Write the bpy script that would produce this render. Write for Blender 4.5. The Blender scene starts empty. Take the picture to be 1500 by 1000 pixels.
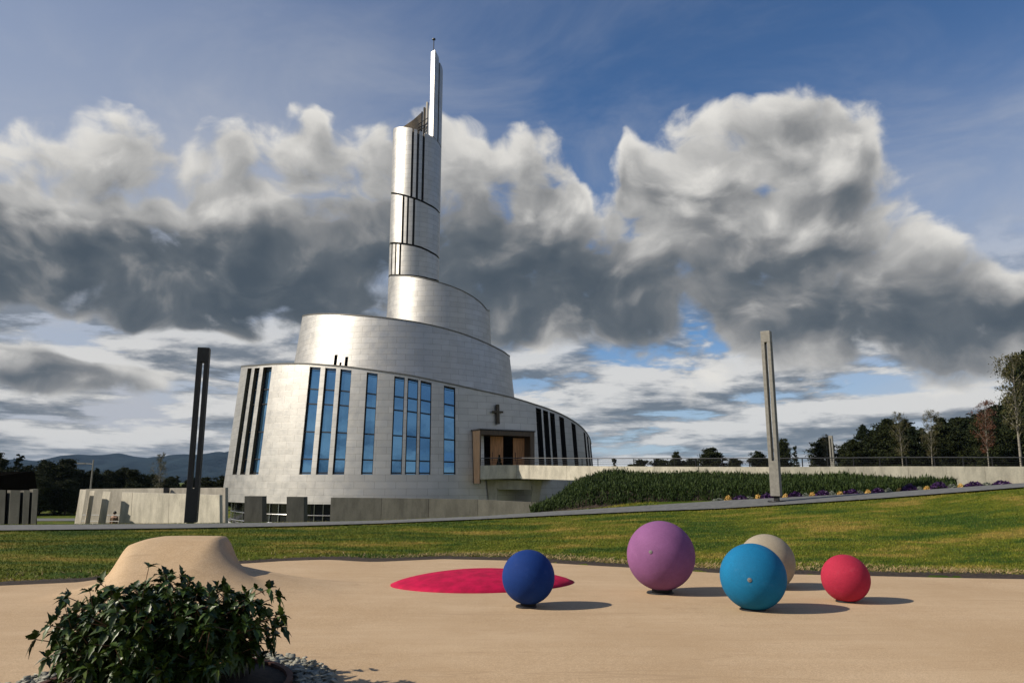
import bpy, math, random
import numpy as np
from mathutils import Vector, Matrix
R = math.radians
C = bpy.context.scene.collection
SC = bpy.context.scene

# ------------------------------------------------------------------ camera
F = 1090.0; EYE = 1.65; TILT = math.atan(205.0 / F)
cam = bpy.data.cameras.new('camera'); camo = bpy.data.objects.new('camera', cam); C.objects.link(camo)
cam.sensor_width = 36; cam.lens = 36 * F / 1500.0; cam.clip_end = 30000; cam.clip_start = 0.05
camo.location = (0, 0, EYE); camo.rotation_euler = (R(90) + TILT, 0, 0)
SC.camera = camo

# ------------------------------------------------------------------ sun, exposure
SUN_EL, SUN_BEHIND = R(35), R(12)
sv = Vector((-math.cos(SUN_BEHIND) * math.cos(SUN_EL), -math.sin(SUN_BEHIND) * math.cos(SUN_EL), math.sin(SUN_EL)))
sl = bpy.data.lights.new('sun', 'SUN'); sl.energy = 5.0; sl.angle = R(0.5); sl.color = (1, 0.90, 0.75)
so = bpy.data.objects.new('sun', sl); C.objects.link(so)
so.rotation_euler = sv.to_track_quat('Z', 'Y').to_euler(); so.location = (-30, -10, 40)
SC.view_settings.view_transform = 'Standard'; SC.view_settings.look = 'None'
SC.view_settings.exposure = 0.10; SC.view_settings.gamma = 1

# ------------------------------------------------------------------ node helpers
class NT:
    """tiny expression builder over shader math nodes"""
    def __init__(s, tree): s.t = tree; s.N = tree.nodes; s.L = tree.links
    def new(s, typ, **kw):
        n = s.N.new(typ)
        for k, v in kw.items(): setattr(n, k, v)
        return n
    def put(s, sock, v):
        if isinstance(v, X): s.L.new(v.s, sock)
        elif hasattr(v, 'is_output'): s.L.new(v, sock)
        else: sock.default_value = v
    def math(s, op, a, b=0.0, c=0.0, clamp=False):
        n = s.new('ShaderNodeMath', operation=op, use_clamp=clamp)
        s.put(n.inputs[0], a); s.put(n.inputs[1], b); s.put(n.inputs[2], c)
        return X(s, n.outputs[0])
    def smooth(s, v, a, b, lo=0.0, hi=1.0):
        n = s.new('ShaderNodeMapRange', interpolation_type='SMOOTHSTEP')
        for i, q in enumerate((v, a, b, lo, hi)): s.put(n.inputs[i], q)
        return X(s, n.outputs[0])
    def lin(s, v, a, b, lo=0.0, hi=1.0):
        n = s.new('ShaderNodeMapRange')
        for i, q in enumerate((v, a, b, lo, hi)): s.put(n.inputs[i], q)
        return X(s, n.outputs[0])
    def vec(s, x, y, z=0.0):
        n = s.new('ShaderNodeCombineXYZ')
        for i, q in enumerate((x, y, z)): s.put(n.inputs[i], q)
        return n.outputs[0]
    def noise(s, v, scale, detail=4, rough=.5, dist=0.0, lac=2.0, dims='3D'):
        n = s.new('ShaderNodeTexNoise', noise_dimensions=dims)
        if v is not None: s.L.new(v, n.inputs['Vector'])
        n.inputs['Scale'].default_value = scale; n.inputs['Detail'].default_value = detail
        n.inputs['Roughness'].default_value = rough; n.inputs['Distortion'].default_value = dist
        n.inputs['Lacunarity'].default_value = lac
        return X(s, n.outputs['Fac'])
    def mix(s, f, a, b, blend='MIX'):
        n = s.new('ShaderNodeMix', data_type='RGBA', blend_type=blend)
        s.put(n.inputs['Factor'], f)
        for sock, v in ((n.inputs['A'] if 0 else n.inputs[6], a), (n.inputs[7], b)):
            if isinstance(v, (tuple, list)): sock.default_value = tuple(v) + ((1,) if len(v) == 3 else ())
            else: s.put(sock, v)
        return n.outputs[2]
class X:
    def __init__(s, nt, sock): s.n = nt; s.s = sock
    def __add__(a, b): return a.n.math('ADD', a, b)
    __radd__ = __add__
    def __sub__(a, b): return a.n.math('SUBTRACT', a, b)
    def __rsub__(a, b): return a.n.math('SUBTRACT', b, a)
    def __mul__(a, b): return a.n.math('MULTIPLY', a, b)
    __rmul__ = __mul__
    def __truediv__(a, b): return a.n.math('DIVIDE', a, b)
    def max(a, b): return a.n.math('MAXIMUM', a, b)
    def min(a, b): return a.n.math('MINIMUM', a, b)
    def clamp(a): return a.n.math('ADD', a, 0.0, clamp=True)

# ------------------------------------------------------------------ pixel (of the 1500x1000 photograph) to world
def ray(px, py):
    a = (px - 750) / F; b = (500 - py) / F
    return Vector((a, math.cos(TILT) - b * math.sin(TILT), math.sin(TILT) + b * math.cos(TILT)))
def at(px, py, Y):
    d = ray(px, py); t = Y / d.y
    return Vector((d.x * t, Y, EYE + d.z * t))
def gnd(px, py, z=0.0):
    d = ray(px, py); t = (z - EYE) / d.z
    return Vector((d.x * t, d.y * t, z))

# ------------------------------------------------------------------ world: Nishita sky with broken cumulus
def build_world():
    w = bpy.data.worlds.new('World'); SC.world = w; w.use_nodes = True
    w.cycles.sampling_method = 'MANUAL'; w.cycles.sample_map_resolution = 512
    t = w.node_tree; t.nodes.clear(); n = NT(t)
    out = n.new('ShaderNodeOutputWorld'); bg = n.new('ShaderNodeBackground')
    n.L.new(bg.outputs[0], out.inputs[0]); bg.inputs[1].default_value = 0.1
    sky = n.new('ShaderNodeTexSky', sky_type='NISHITA')
    sky.sun_disc = False; sky.sun_elevation = SUN_EL
    sky.sun_rotation = math.atan2(sv.x, sv.y) % (2 * math.pi)
    sky.altitude = 50; sky.air_density = 0.9; sky.dust_density = 0.25; sky.ozone_density = 3.5
    tc = n.new('ShaderNodeTexCoord'); sep = n.new('ShaderNodeSeparateXYZ'); n.L.new(tc.outputs['Generated'], sep.inputs[0])
    x, y, z = [X(n, sep.outputs[i]) for i in range(3)]
    az = n.math('ARCTAN2', x, y); el = n.math('ARCSINE', z)
    def dirang(px, py):
        d = ray(px, py).normalized(); return math.atan2(d.x, d.y), math.asin(d.z)
    K = 1 / F
    # cumulus heads: px, py of centre, half width, half height above, half height below
    blobs = [
        (40, 360, 330, 95, 115), (330, 325, 330, 118, 195), (600, 310, 300, 135, 190), (760, 330, 140, 140, 180),
        (1010, 330, 165, 150, 200), (960, 300, 90, 95, 90), (1190, 330, 230, 140, 200), (1165, 212, 125, 74, 80), (860, 450, 260, 120, 75),
        (1250, 470, 280, 110, 60), (1500, 480, 200, 85, 60), (90, 556, 165, 52, 36),
        (-300, 300, 260, 160, 130), (1950, 350, 260, 140, 120), (2500, 420, 300, 110, 90)]
    darks = [
        (80, 430, 330, 70, 70, .55), (330, 430, 330, 85, 80, .88), (640, 420, 260, 110, 90, .8), (830, 440, 150, 90, 80, .75),
        (1060, 470, 330, 90, 70, .58), (1140, 385, 150, 60, 60, .45), (1330, 500, 260, 60, 50, .62), (1500, 500, 170, 45, 40, .55),
        (120, 585, 120, 26, 40, .62), (750, 330, 90, 60, 70, .3), (1230, 330, 110, 60, 60, .25),
        (-300, 400, 260, 110, 90, .8), (1950, 430, 260, 110, 90, .8), (2500, 480, 300, 90, 80, .8)]
    # clouds elsewhere round the sky (azimuth, elevation, radii in radians)
    extra = [(-1.9, .35, .35, .16, .1), (2.3, .30, .30, .12, .08), (-2.9, .75, .4, .12, .1), (2.0, .85, .3, .15, .12)]
    def ell(a, e, ca, ce, ra, rt, rb):
        du = (a - ca) * (1 / ra); dv = e - ce
        dv = (dv * (1 / rt)).max(dv * (-1 / rb))
        return 1.0 - (du * du + dv * dv)
    def field(a, e):
        D = None
        lst = []
        for (px, py, hw, ht, hb) in blobs:
            ca, ce = dirang(px, py); lst.append((ca, ce, hw * K, ht * K, hb * K))
        for q in lst + extra:
            s = ell(a, e, *q)
            D = s if D is None else n.math('SMOOTH_MAX', D, s, 0.35)
        for (px, py, hw, ht, hb, k_) in ((878, 220, 36, 110, 70, .9), (1480, 240, 130, 150, 110, .7), (120, 505, 260, 26, 22, .8), (640, 120, 200, 40, 40, .6)):
            ca, ce = dirang(px, py); D = D - n.smooth(ell(a, e, ca, ce, hw * K, ht * K, hb * K), -1.2, .9, 0.0, k_)
        return D.max(-1.2)
    def fbm(a, e, scale, detail, rough, seed, dist=0.0):
        v = n.vec(a + seed * 1.7, e * 1.35 + seed, 0.0)
        return n.noise(v, scale, detail, rough, dist, dims='2D')
    wx = fbm(az, el, 5.0, 3, .5, 11.0); wy = fbm(az, el, 5.0, 3, .5, 17.0)
    azw = az + (wx - .5) * .08; elw = el + (wy - .5) * .09
    F0 = field(azw, elw)
    def tex(a, e):
        vo = n.new('ShaderNodeTexVoronoi', feature='SMOOTH_F1', voronoi_dimensions='2D'); n.L.new(n.vec(a, e * 1.25, .3), vo.inputs['Vector'])
        vo.inputs['Scale'].default_value = 9.0; vo.inputs['Detail'].default_value = 2.0; vo.inputs['Roughness'].default_value = .55
        vo.inputs['Smoothness'].default_value = .25
        puff = .72 - X(n, vo.outputs['Distance'])
        return (fbm(a, e, 4.6, 3, .5, 3.1) - .5) * 1.0 + (fbm(a, e, 13.0, 8, .62, 7.7) - .5) * 1.15 + puff * .9
    t0 = tex(azw, elw); t1 = tex(azw - .016, elw + .028)
    d0 = F0 * 0.85 + t0 + .02
    cover = n.smooth(d0, -0.08, 0.44)
    edge = n.smooth(d0, 0.85, 0.10)
    dk = None
    for (px, py, hw, ht, hb, k_) in darks:
        ca, ce = dirang(px, py)
        s = n.smooth(ell(azw, elw, ca, ce, hw * K * 1.35, ht * K * 1.5, hb * K * 1.3), 0.0, 1.05, 0.0, k_)
        dk = s if dk is None else n.math('SMOOTH_MAX', dk, s, 0.15)
    lit = t0 - t1
    blot = n.noise(n.vec(azw, elw * 1.5, 23.0), 7.0, 5, .55, .3)
    dk = dk * n.smooth(blot, .30, .52, .55, 1.0)
    tone = 0.64 - dk * 0.72 + lit * 0.31 + t0 * 0.16 + edge * 0.26
    tone = n.smooth(tone, -0.10, 1.05)
    ramp = n.new('ShaderNodeValToRGB'); n.L.new(tone.s, ramp.inputs[0])
    e = ramp.color_ramp.elements
    e[0].position = 0.0; e[0].color = (.060, .080, .103, 1)
    e[1].position = 1.0; e[1].color = (.74, .72, .68, 1)
    for p, c in ((.25, (.11, .128, .147)), (.5, (.235, .24, .245)), (.75, (.44, .435, .425))):
        q = e.new(p); q.color = c + (1,)
    # low stratocumulus rows toward the horizon
    ev = el.max(0.002)
    pv = n.vec(az * 1.0, n.math('LOGARITHM', ev + 0.10, 2.718) * .95, 0.0)
    row = n.noise(pv, 5.2, 9, .60, .2)
    row2v = n.vec(az * 1.0 - .02, n.math('LOGARITHM', ev + 0.116, 2.718) * .95, 0.0)
    row2 = n.noise(row2v, 5.2, 9, .60, .2)
    low = n.smooth(el, 0.33, 0.13) 
    rcov = n.smooth(row, 0.38, 0.47) * low
    rtone = n.smooth((row - row2) * 5.0 + 0.56 - n.smooth(row, .5, .8) * .35, 0.0, 1.0)
    rr = n.new('ShaderNodeValToRGB'); n.L.new(rtone.s, rr.inputs[0])
    e = rr.color_ramp.elements
    e[0].position = 0; e[0].color = (.13, .155, .185, 1); e[1].position = 1; e[1].color = (.66, .65, .63, 1)
    q = e.new(.5); q.color = (.36, .37, .385, 1)
    # thin high veil
    cir = n.noise(n.vec(az * 1.0 + el * .7, el * 2.2 - az * .5, 5.0), 2.6, 8, .62, .8)
    veil = (n.smooth(cir, .38, .85) * .5 + n.smooth(az, .10, -.45) * .75 + n.smooth(az, .28, .60) * n.smooth(el, .55, .25) * .55) * n.smooth(el, 0.9, 0.2)
    k = 10.0   # background strength is 0.1
    def sc(col): return n.mix(1.0, col, (k, k, k), 'MULTIPLY')
    hz = n.smooth(el, 0.20, 0.0)
    base = n.mix(1.0, sky.outputs[0], (.66, .86, 1.02), 'MULTIPLY')
    base = n.mix(hz * .6, base, (4.6, 5.2, 6.2))
    base = n.mix(veil, base, (4.4, 4.6, 5.1))
    base = n.mix(rcov * .93, base, sc(rr.outputs[0]))
    base = n.mix(cover, base, sc(ramp.outputs[0]))
    below = n.smooth(el, 0.0, -0.02)
    base = n.mix(below, base, (1.5, 1.6, 1.7))
    n.L.new(base, bg.inputs[0])
build_world()
#SPLIT

# ------------------------------------------------------------------ materials
MATS = {}
def mat(name, fn):
    if name in MATS: return MATS[name]
    m = bpy.data.materials.new(name); m.use_nodes = True
    t = m.node_tree; t.nodes.clear(); n = NT(t)
    out = n.new('ShaderNodeOutputMaterial'); p = n.new('ShaderNodeBsdfPrincipled')
    n.L.new(p.outputs[0], out.inputs[0])
    fn(n, p); MATS[name] = m; return m
def geo_pos(n): return n.new('ShaderNodeNewGeometry').outputs['Position']
def obj_pos(n): return n.new('ShaderNodeTexCoord').outputs['Object']
def bump(n, p, h, strength, dist=0.02):
    b = n.new('ShaderNodeBump'); b.inputs['Strength'].default_value = strength; b.inputs['Distance'].default_value = dist
    n.put(b.inputs['Height'], h); n.L.new(b.outputs[0], p.inputs['Normal'])
def pset(p, rough=.6, metal=0.0, spec=.5):
    p.inputs['Roughness'].default_value = rough; p.inputs['Metallic'].default_value = metal
    p.inputs['Specular IOR Level'].default_value = spec

def m_plain(name, col, rough=.6, metal=0, var=.12, scale=6, bmp=.0, spec=.4):
    def fn(n, p):
        v = obj_pos(n); f = n.noise(v, scale, 6, .6)
        lo = tuple(c * (1 - var) for c in col); hi = tuple(min(1, c * (1 + var)) for c in col)
        n.L.new(n.mix(n.smooth(f, .3, .7), lo, hi), p.inputs['Base Color']); pset(p, rough, metal, spec)
        if bmp: bump(n, p, n.noise(v, scale * 8, 4, .6), bmp, .01)
    return mat(name, fn)

def f_panel(n, p):
    uv = n.new('ShaderNodeUVMap'); uv.uv_map = 'UVMap'
    br = n.new('ShaderNodeTexBrick'); n.L.new(uv.outputs[0], br.inputs['Vector'])
    br.inputs['Scale'].default_value = 1; br.inputs['Brick Width'].default_value = 1.7; br.inputs['Row Height'].default_value = .55
    br.inputs['Mortar Size'].default_value = .012; br.inputs['Mortar Smooth'].default_value = .3; br.inputs['Bias'].default_value = 0
    br.inputs['Color1'].default_value = (.445, .435, .415, 1); br.inputs['Color2'].default_value = (.505, .495, .475, 1)
    br.inputs['Mortar'].default_value = (.24, .23, .21, 1)
    st = n.noise(uv.outputs[0], .35, 6, .6)
    n.L.new(n.mix(n.smooth(st, .35, .75, 0, .16), br.outputs['Color'], (.36, .34, .31)), p.inputs['Base Color'])
    pset(p, .4, 1.0)
    rg = n.noise(uv.outputs[0], 1.3, 4, .5)
    n.L.new(n.lin(rg, .3, .7, .45, .56).s, p.inputs['Roughness'])
    # each shingle lies at a slightly different tilt, and sags a little
    sag = n.noise(uv.outputs[0], 1.1, 2, .5)
    sep = n.new('ShaderNodeSeparateColor'); n.L.new(br.outputs['Color'], sep.inputs[0])
    h = (1.0 - X(n, br.outputs['Fac'])) * .012 + sag * .07
    bump(n, p, h, .30, .5)
PANEL = mat('titanium_shingles', f_panel)
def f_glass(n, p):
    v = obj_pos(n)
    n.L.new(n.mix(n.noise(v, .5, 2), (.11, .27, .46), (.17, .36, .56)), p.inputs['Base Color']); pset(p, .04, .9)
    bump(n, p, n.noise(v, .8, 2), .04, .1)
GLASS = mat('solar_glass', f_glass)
DARKGLASS = m_plain('dark_glass', (.012, .014, .018), .08, 0, .2, 1, 0, .6)
DARK = m_plain('dark_metal', (.02, .02, .022), .45, .3)
BLACK = m_plain('black_rubber', (.012, .012, .012), .7)
STEEL = m_plain('brushed_steel', (.62, .62, .63), .25, 1)
WHITE = m_plain('white_paint', (.75, .75, .73), .4)
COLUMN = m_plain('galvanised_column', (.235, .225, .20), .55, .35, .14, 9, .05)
COLUMND = m_plain('shaded_column', (.030, .028, .027), .55, .1, .14, 9, .05)  # column colour darkened to carry the shade of its unlit front
BRONZE = m_plain('bronze', (.075, .06, .04), .5, .5)
def f_concrete(n, p, col=(.43, .395, .33)):
    v = geo_pos(n)
    mp = n.new('ShaderNodeMapping'); mp.inputs['Scale'].default_value = (1, 1, .35); n.L.new(v, mp.inputs[0])
    a = n.noise(mp.outputs[0], 1.6, 8, .65); b = n.noise(v, 14, 6, .7)
    f = a * .7 + b * .3
    c = n.mix(n.smooth(f, .34, .66), tuple(q * .66 for q in col), tuple(q * 1.12 for q in col))
    pores = n.noise(v, 60, 3, .6)
    c = n.mix(n.smooth(pores, .64, .72) * .35, c, tuple(q * .4 for q in col))
    n.L.new(c, p.inputs['Base Color']); pset(p, .85, 0, .3)
    bump(n, p, b, .25, .01)
CONC = mat('concrete', f_concrete)
CONCW = mat('pale_concrete', lambda n, p: f_concrete(n, p, (.56, .52, .43)))
CONCD = mat('shaded_concrete', lambda n, p: f_concrete(n, p, (.135, .13, .11)))  # darker concrete copy, shade on piers and base slabs put into the colour
def f_wood(n, p, col=(.072, .046, .026)):
    v = obj_pos(n)
    mp = n.new('ShaderNodeMapping'); mp.inputs['Scale'].default_value = (6, 6, .5); n.L.new(v, mp.inputs[0])
    f = n.noise(mp.outputs[0], 2.2, 6, .6, .4)
    n.L.new(n.mix(n.smooth(f, .3, .7), tuple(q * .62 for q in col), tuple(q * 1.15 for q in col)), p.inputs['Base Color']); pset(p, .5)
    bump(n, p, f, .2, .02)
WOOD = mat('portal_timber', f_wood)
DOORW = mat('oiled_oak', lambda n, p: f_wood(n, p, (.52, .24, .09)))
TIMBERD = mat('tarred_timber', lambda n, p: f_wood(n, p, (.004, .0035, .003)) or pset(p, 1, 0, 0))
TRUNK = mat('bark', lambda n, p: f_wood(n, p, (.10, .075, .055)))
def f_birch(n, p):
    v = obj_pos(n); mp = n.new('ShaderNodeMapping'); mp.inputs['Scale'].default_value = (1, 1, 3.5); n.L.new(v, mp.inputs[0])
    f = n.noise(mp.outputs[0], 2.6, 5, .7)
    n.L.new(n.mix(n.smooth(f, .52, .62), (.21, .19, .16), (.04, .035, .03)), p.inputs['Base Color']); pset(p, .75)
BIRCH = mat('birch_bark', f_birch)

def f_sand(n, p):
    v = geo_pos(n)
    a = n.noise(v, .45, 5, .6); b = n.noise(v, 5.0, 5, .65); g = n.noise(v, 95, 4, .75)
    mp = n.new('ShaderNodeMapping'); mp.inputs['Scale'].default_value = (.18, 2.3, 1); mp.inputs['Rotation'].default_value = (0, 0, .12); n.L.new(v, mp.inputs[0])
    s = n.noise(mp.outputs[0], 1.5, 6, .6, .5)
    c = n.mix(n.smooth(a, .3, .7), (.575, .412, .252), (.68, .508, .332))
    c = n.mix(n.smooth(s, .40, .62) * .35, c, (.56, .40, .245))
    c = n.mix(n.smooth(b, .45, .75) * .35, c, (.68, .52, .355))
    c = n.mix(n.smooth(g, .36, .64), n.mix(1.0, c, (.70, .685, .66), 'MULTIPLY'), c)
    vo = n.new('ShaderNodeTexVoronoi'); n.L.new(v, vo.inputs['Vector']); vo.inputs['Scale'].default_value = 7
    speck = n.smooth(X(n, vo.outputs['Distance']), .055, .03) * n.smooth(n.noise(v, 1.7, 2), .5, .6)
    c = n.mix(speck * .6, c, (.2, .13, .08))
    g2 = n.noise(v, 38, 4, .7); c = n.mix(n.smooth(g2, .38, .62) * .5, n.mix(1.0, c, (.83, .82, .80), 'MULTIPLY'), c)
    stain = n.noise(v, .9, 6, .7, .6)
    c = n.mix(n.smooth(stain, .56, .70) * .22, c, (.40, .28, .165))
    crack = n.math('ABSOLUTE', n.noise(mp.outputs[0], .9, 3, .5, 1.2) - .5)
    c = n.mix(n.smooth(crack, .009, .0) * .55, c, (.36, .25, .15))
    n.L.new(c, p.inputs['Base Color']); pset(p, .9, 0, .2)
    bump(n, p, g * .5 + b * .6, .55, .012)
SAND = mat('beige_rubber_granules', f_sand)

def sepx(n, v):
    q = n.new('ShaderNodeSeparateXYZ'); n.L.new(v, q.inputs[0]); return q.outputs[0]
GRASS_COLS = ((.040, .086, .004), (.128, .150, .008), (.31, .225, .045))
def lawn_color(n, v):
    mp = n.new('ShaderNodeMapping'); mp.inputs['Scale'].default_value = (.30, .75, 0); n.L.new(v, mp.inputs[0])
    a = n.noise(mp.outputs[0], .9, 6, .62); b = n.noise(v, 2.4, 6, .65)
    f = a * .80 + b * .20 + n.smooth(X(n, sepx(n, v)), -3.5, 3.5) * .02
    c = n.mix(n.smooth(f, .42, .54), GRASS_COLS[0], GRASS_COLS[1])
    return n.mix(n.smooth(f, .53, .64), c, GRASS_COLS[2])
def f_lawn(n, p):
    v = geo_pos(n); c = lawn_color(n, v)
    g = n.noise(v, 30, 5, .75)
    c = n.mix(n.smooth(g, .35, .65), n.mix(1.0, c, (.62, .66, .6), 'MULTIPLY'), c)
    n.L.new(c, p.inputs['Base Color']); pset(p, .9, 0, .15); bump(n, p, g, .9, .06)
LAWN = mat('lawn_ground', f_lawn)
def f_blade(n, p):
    g = n.new('ShaderNodeNewGeometry'); c = lawn_color(n, g.outputs['Position'])
    rnd = X(n, g.outputs['Random Per Island'])
    c = n.mix(n.lin(rnd, 0, 1, 0, .20), c, (.17, .165, .022))
    c = n.mix(n.smooth(rnd, .88, .98) * .4, c, (.34, .25, .08))
    n.L.new(c, p.inputs['Base Color']); pset(p, .7, 0, .25)
BLADE = mat('grass_blade', f_blade)
def f_straw(n, p):
    g = n.new('ShaderNodeNewGeometry'); rnd = X(n, g.outputs['Random Per Island'])
    n.L.new(n.mix(rnd, (.20, .13, .055), (.46, .34, .17)), p.inputs['Base Color']); pset(p, .8)
STRAW = mat('dry_grass', f_straw)
SOIL = m_plain('dark_soil', (.032, .022, .015), .95, 0, .5, 14, .6)
PATHM = m_plain('grey_paving', (.125, .127, .122), .85, 0, .25, 5, .3)
MAGENTA = m_plain('magenta_rubber', (.40, .003, .046), .8, 0, .22, 5, .5, .2)

def m_leaf(name, a, b, rough=.55, trans=.0, spec=.4):
    def fn(n, p):
        g = n.new('ShaderNodeNewGeometry'); rnd = X(n, g.outputs['Random Per Island'])
        n.L.new(n.mix(rnd, a, b), p.inputs['Base Color']); pset(p, rough, 0, spec)
    return mat(name, fn)
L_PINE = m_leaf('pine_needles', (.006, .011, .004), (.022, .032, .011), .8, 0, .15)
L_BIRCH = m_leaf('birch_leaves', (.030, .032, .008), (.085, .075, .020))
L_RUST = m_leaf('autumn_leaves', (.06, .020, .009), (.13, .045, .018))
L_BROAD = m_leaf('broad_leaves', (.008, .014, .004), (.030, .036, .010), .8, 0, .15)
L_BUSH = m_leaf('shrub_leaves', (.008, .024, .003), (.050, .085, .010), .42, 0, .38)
L_JUN = m_leaf('juniper_sprays', (.010, .026, .005), (.045, .070, .014), .7, 0, .2)
L_PURP = m_leaf('purple_petals', (.018, .005, .040), (.055, .012, .095))
L_YEL = m_leaf('yellow_petals', (.50, .28, .05), (.70, .50, .18))
L_GREY = m_leaf('grey_green_leaves', (.12, .14, .11), (.20, .22, .17))
L_STEM = m_plain('woody_stem', (.12, .065, .035), .8)

# ------------------------------------------------------------------ mesh helpers
class MB:
    def __init__(s): s.v = []; s.f = []; s.mi = []; s.uv = []; s.mats = []; s.has_uv = False
    def m(s, material):
        if material not in s.mats: s.mats.append(material)
        return s.mats.index(material)
    def face(s, pts, material=0, uv=None):
        k = len(s.v); s.v += [tuple(p) for p in pts]; s.f.append(list(range(k, k + len(pts)))); s.mi.append(material)
        if uv: s.has_uv = True
        s.uv += list(uv) if uv else [(0, 0)] * len(pts)
    def box(s, c, size, rz=0, M=None, mi=0):
        c = Vector(c); hx, hy, hz = [q / 2 for q in size]
        rot = M if M is not None else Matrix.Rotation(rz, 3, 'Z')
        P = [c + rot @ Vector((a * hx, b * hy, d * hz)) for d in (-1, 1) for a, b in ((-1, -1), (1, -1), (1, 1), (-1, 1))]
        s.hexa(P, mi)
    def hexa(s, P, mi=0):
        k = len(s.v); s.v += [tuple(p) for p in P]
        for q in ((3, 2, 1, 0), (4, 5, 6, 7), (0, 1, 5, 4), (1, 2, 6, 5), (2, 3, 7, 6), (3, 0, 4, 7)):
            s.f.append([k + i for i in q]); s.mi.append(mi); s.uv += [(0, 0)] * 4
    def tube(s, pts, radii, seg=8, mi=0, cap=True):
        pts = [Vector(p) for p in pts]
        if not isinstance(radii, (list, tuple)): radii = [radii] * len(pts)
        k = len(s.v)
        for i, p in enumerate(pts):
            d = (pts[min(i + 1, len(pts) - 1)] - pts[max(i - 1, 0)]).normalized()
            a = d.cross(Vector((0, 0, 1)))
            if a.length < 1e-3: a = Vector((1, 0, 0))
            a.normalize(); b = d.cross(a)
            for j in range(seg):
                t = 2 * math.pi * j / seg; s.v.append(tuple(p + (a * math.cos(t) + b * math.sin(t)) * radii[i]))
        for i in range(len(pts) - 1):
            for j in range(seg):
                s.f.append([k + i * seg + j, k + i * seg + (j + 1) % seg, k + (i + 1) * seg + (j + 1) % seg, k + (i + 1) * seg + j]); s.mi.append(mi); s.uv += [(0, 0)] * 4
        if cap:
            s.f.append([k + j for j in range(seg)][::-1]); s.mi.append(mi); s.uv += [(0, 0)] * seg
            q = k + (len(pts) - 1) * seg; s.f.append([q + j for j in range(seg)]); s.mi.append(mi); s.uv += [(0, 0)] * seg
    def lathe(s, prof, seg=32, c=(0, 0, 0), mi=0):
        k = len(s.v); n = len(prof)
        for r, z in prof:
            for j in range(seg):
                t = 2 * math.pi * j / seg; s.v.append((c[0] + r * math.cos(t), c[1] + r * math.sin(t), c[2] + z))
        for i in range(n - 1):
            for j in range(seg):
                s.f.append([k + i * seg + j, k + i * seg + (j + 1) % seg, k + (i + 1) * seg + (j + 1) % seg, k + (i + 1) * seg + j]); s.mi.append(mi); s.uv += [(0, 0)] * 4
    def build(s, name, material, parent=None, smooth=False, weld=False, bevel=0):
        off = Vector(parent_world(parent)) if parent else Vector((0, 0, 0))
        me = bpy.data.meshes.new(name)
        me.from_pydata([(a - off.x, b - off.y, c - off.z) for a, b, c in s.v], [], s.f)
        for q in (material if isinstance(material, (list, tuple)) else [material]): me.materials.append(q)
        me.polygons.foreach_set('material_index', s.mi)
        if s.has_uv:
            u = me.uv_layers.new(name='UVMap'); u.data.foreach_set('uv', [c for q in s.uv for c in q])
        if smooth: me.polygons.foreach_set('use_smooth', [True] * len(me.polygons))
        me.validate(); me.update()
        o = bpy.data.objects.new(name, me); C.objects.link(o)
        if parent: o.parent = parent
        if weld:
            m = o.modifiers.new('weld', 'WELD'); m.merge_threshold = .0005
        if bevel:
            m = o.modifiers.new('bevel', 'BEVEL'); m.width = bevel; m.segments = 2; m.limit_method = 'ANGLE'
        return o
def parent_world(p):
    v = Vector((0, 0, 0))
    while p is not None: v += Vector(p.location); p = p.parent
    return v
def thing(name, label, cat, loc=(0, 0, 0), group=None):
    o = bpy.data.objects.new(name, None); C.objects.link(o); o.location = loc; o.empty_display_size = .3
    return tag(o, label, cat, group)
def tag(o, label, cat, group=None, kind=None):
    o['label'] = label; o['category'] = cat
    if group: o['group'] = group
    if kind: o['kind'] = kind
    return o
def struct(o, label, cat):
    o['kind'] = 'structure'; o['label'] = label; o['category'] = cat; return o
def fast_mesh(name, V, Fc, material, parent=None, smooth=False):
    """V (n,3) floats, Fc (m,k) ints"""
    V = np.asarray(V, np.float32); Fc = np.asarray(Fc, np.int32); me = bpy.data.meshes.new(name)
    me.vertices.add(len(V)); me.vertices.foreach_set('co', V.ravel())
    k = Fc.shape[1]; me.loops.add(Fc.size); me.loops.foreach_set('vertex_index', Fc.ravel())
    me.polygons.add(len(Fc)); me.polygons.foreach_set('loop_start', np.arange(0, Fc.size, k, dtype=np.int32))
    if smooth: me.polygons.foreach_set('use_smooth', np.ones(len(Fc), bool))
    me.update(calc_edges=True); me.validate()
    me.materials.append(material)
    o = bpy.data.objects.new(name, me); C.objects.link(o)
    if parent: o.parent = parent
    return o
def ordn(i):
    return ['first', 'second', 'third', 'fourth', 'fifth', 'sixth', 'seventh', 'eighth', 'ninth', 'tenth', 'eleventh', 'twelfth',
            'thirteenth', 'fourteenth', 'fifteenth', 'sixteenth'][i]

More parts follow.
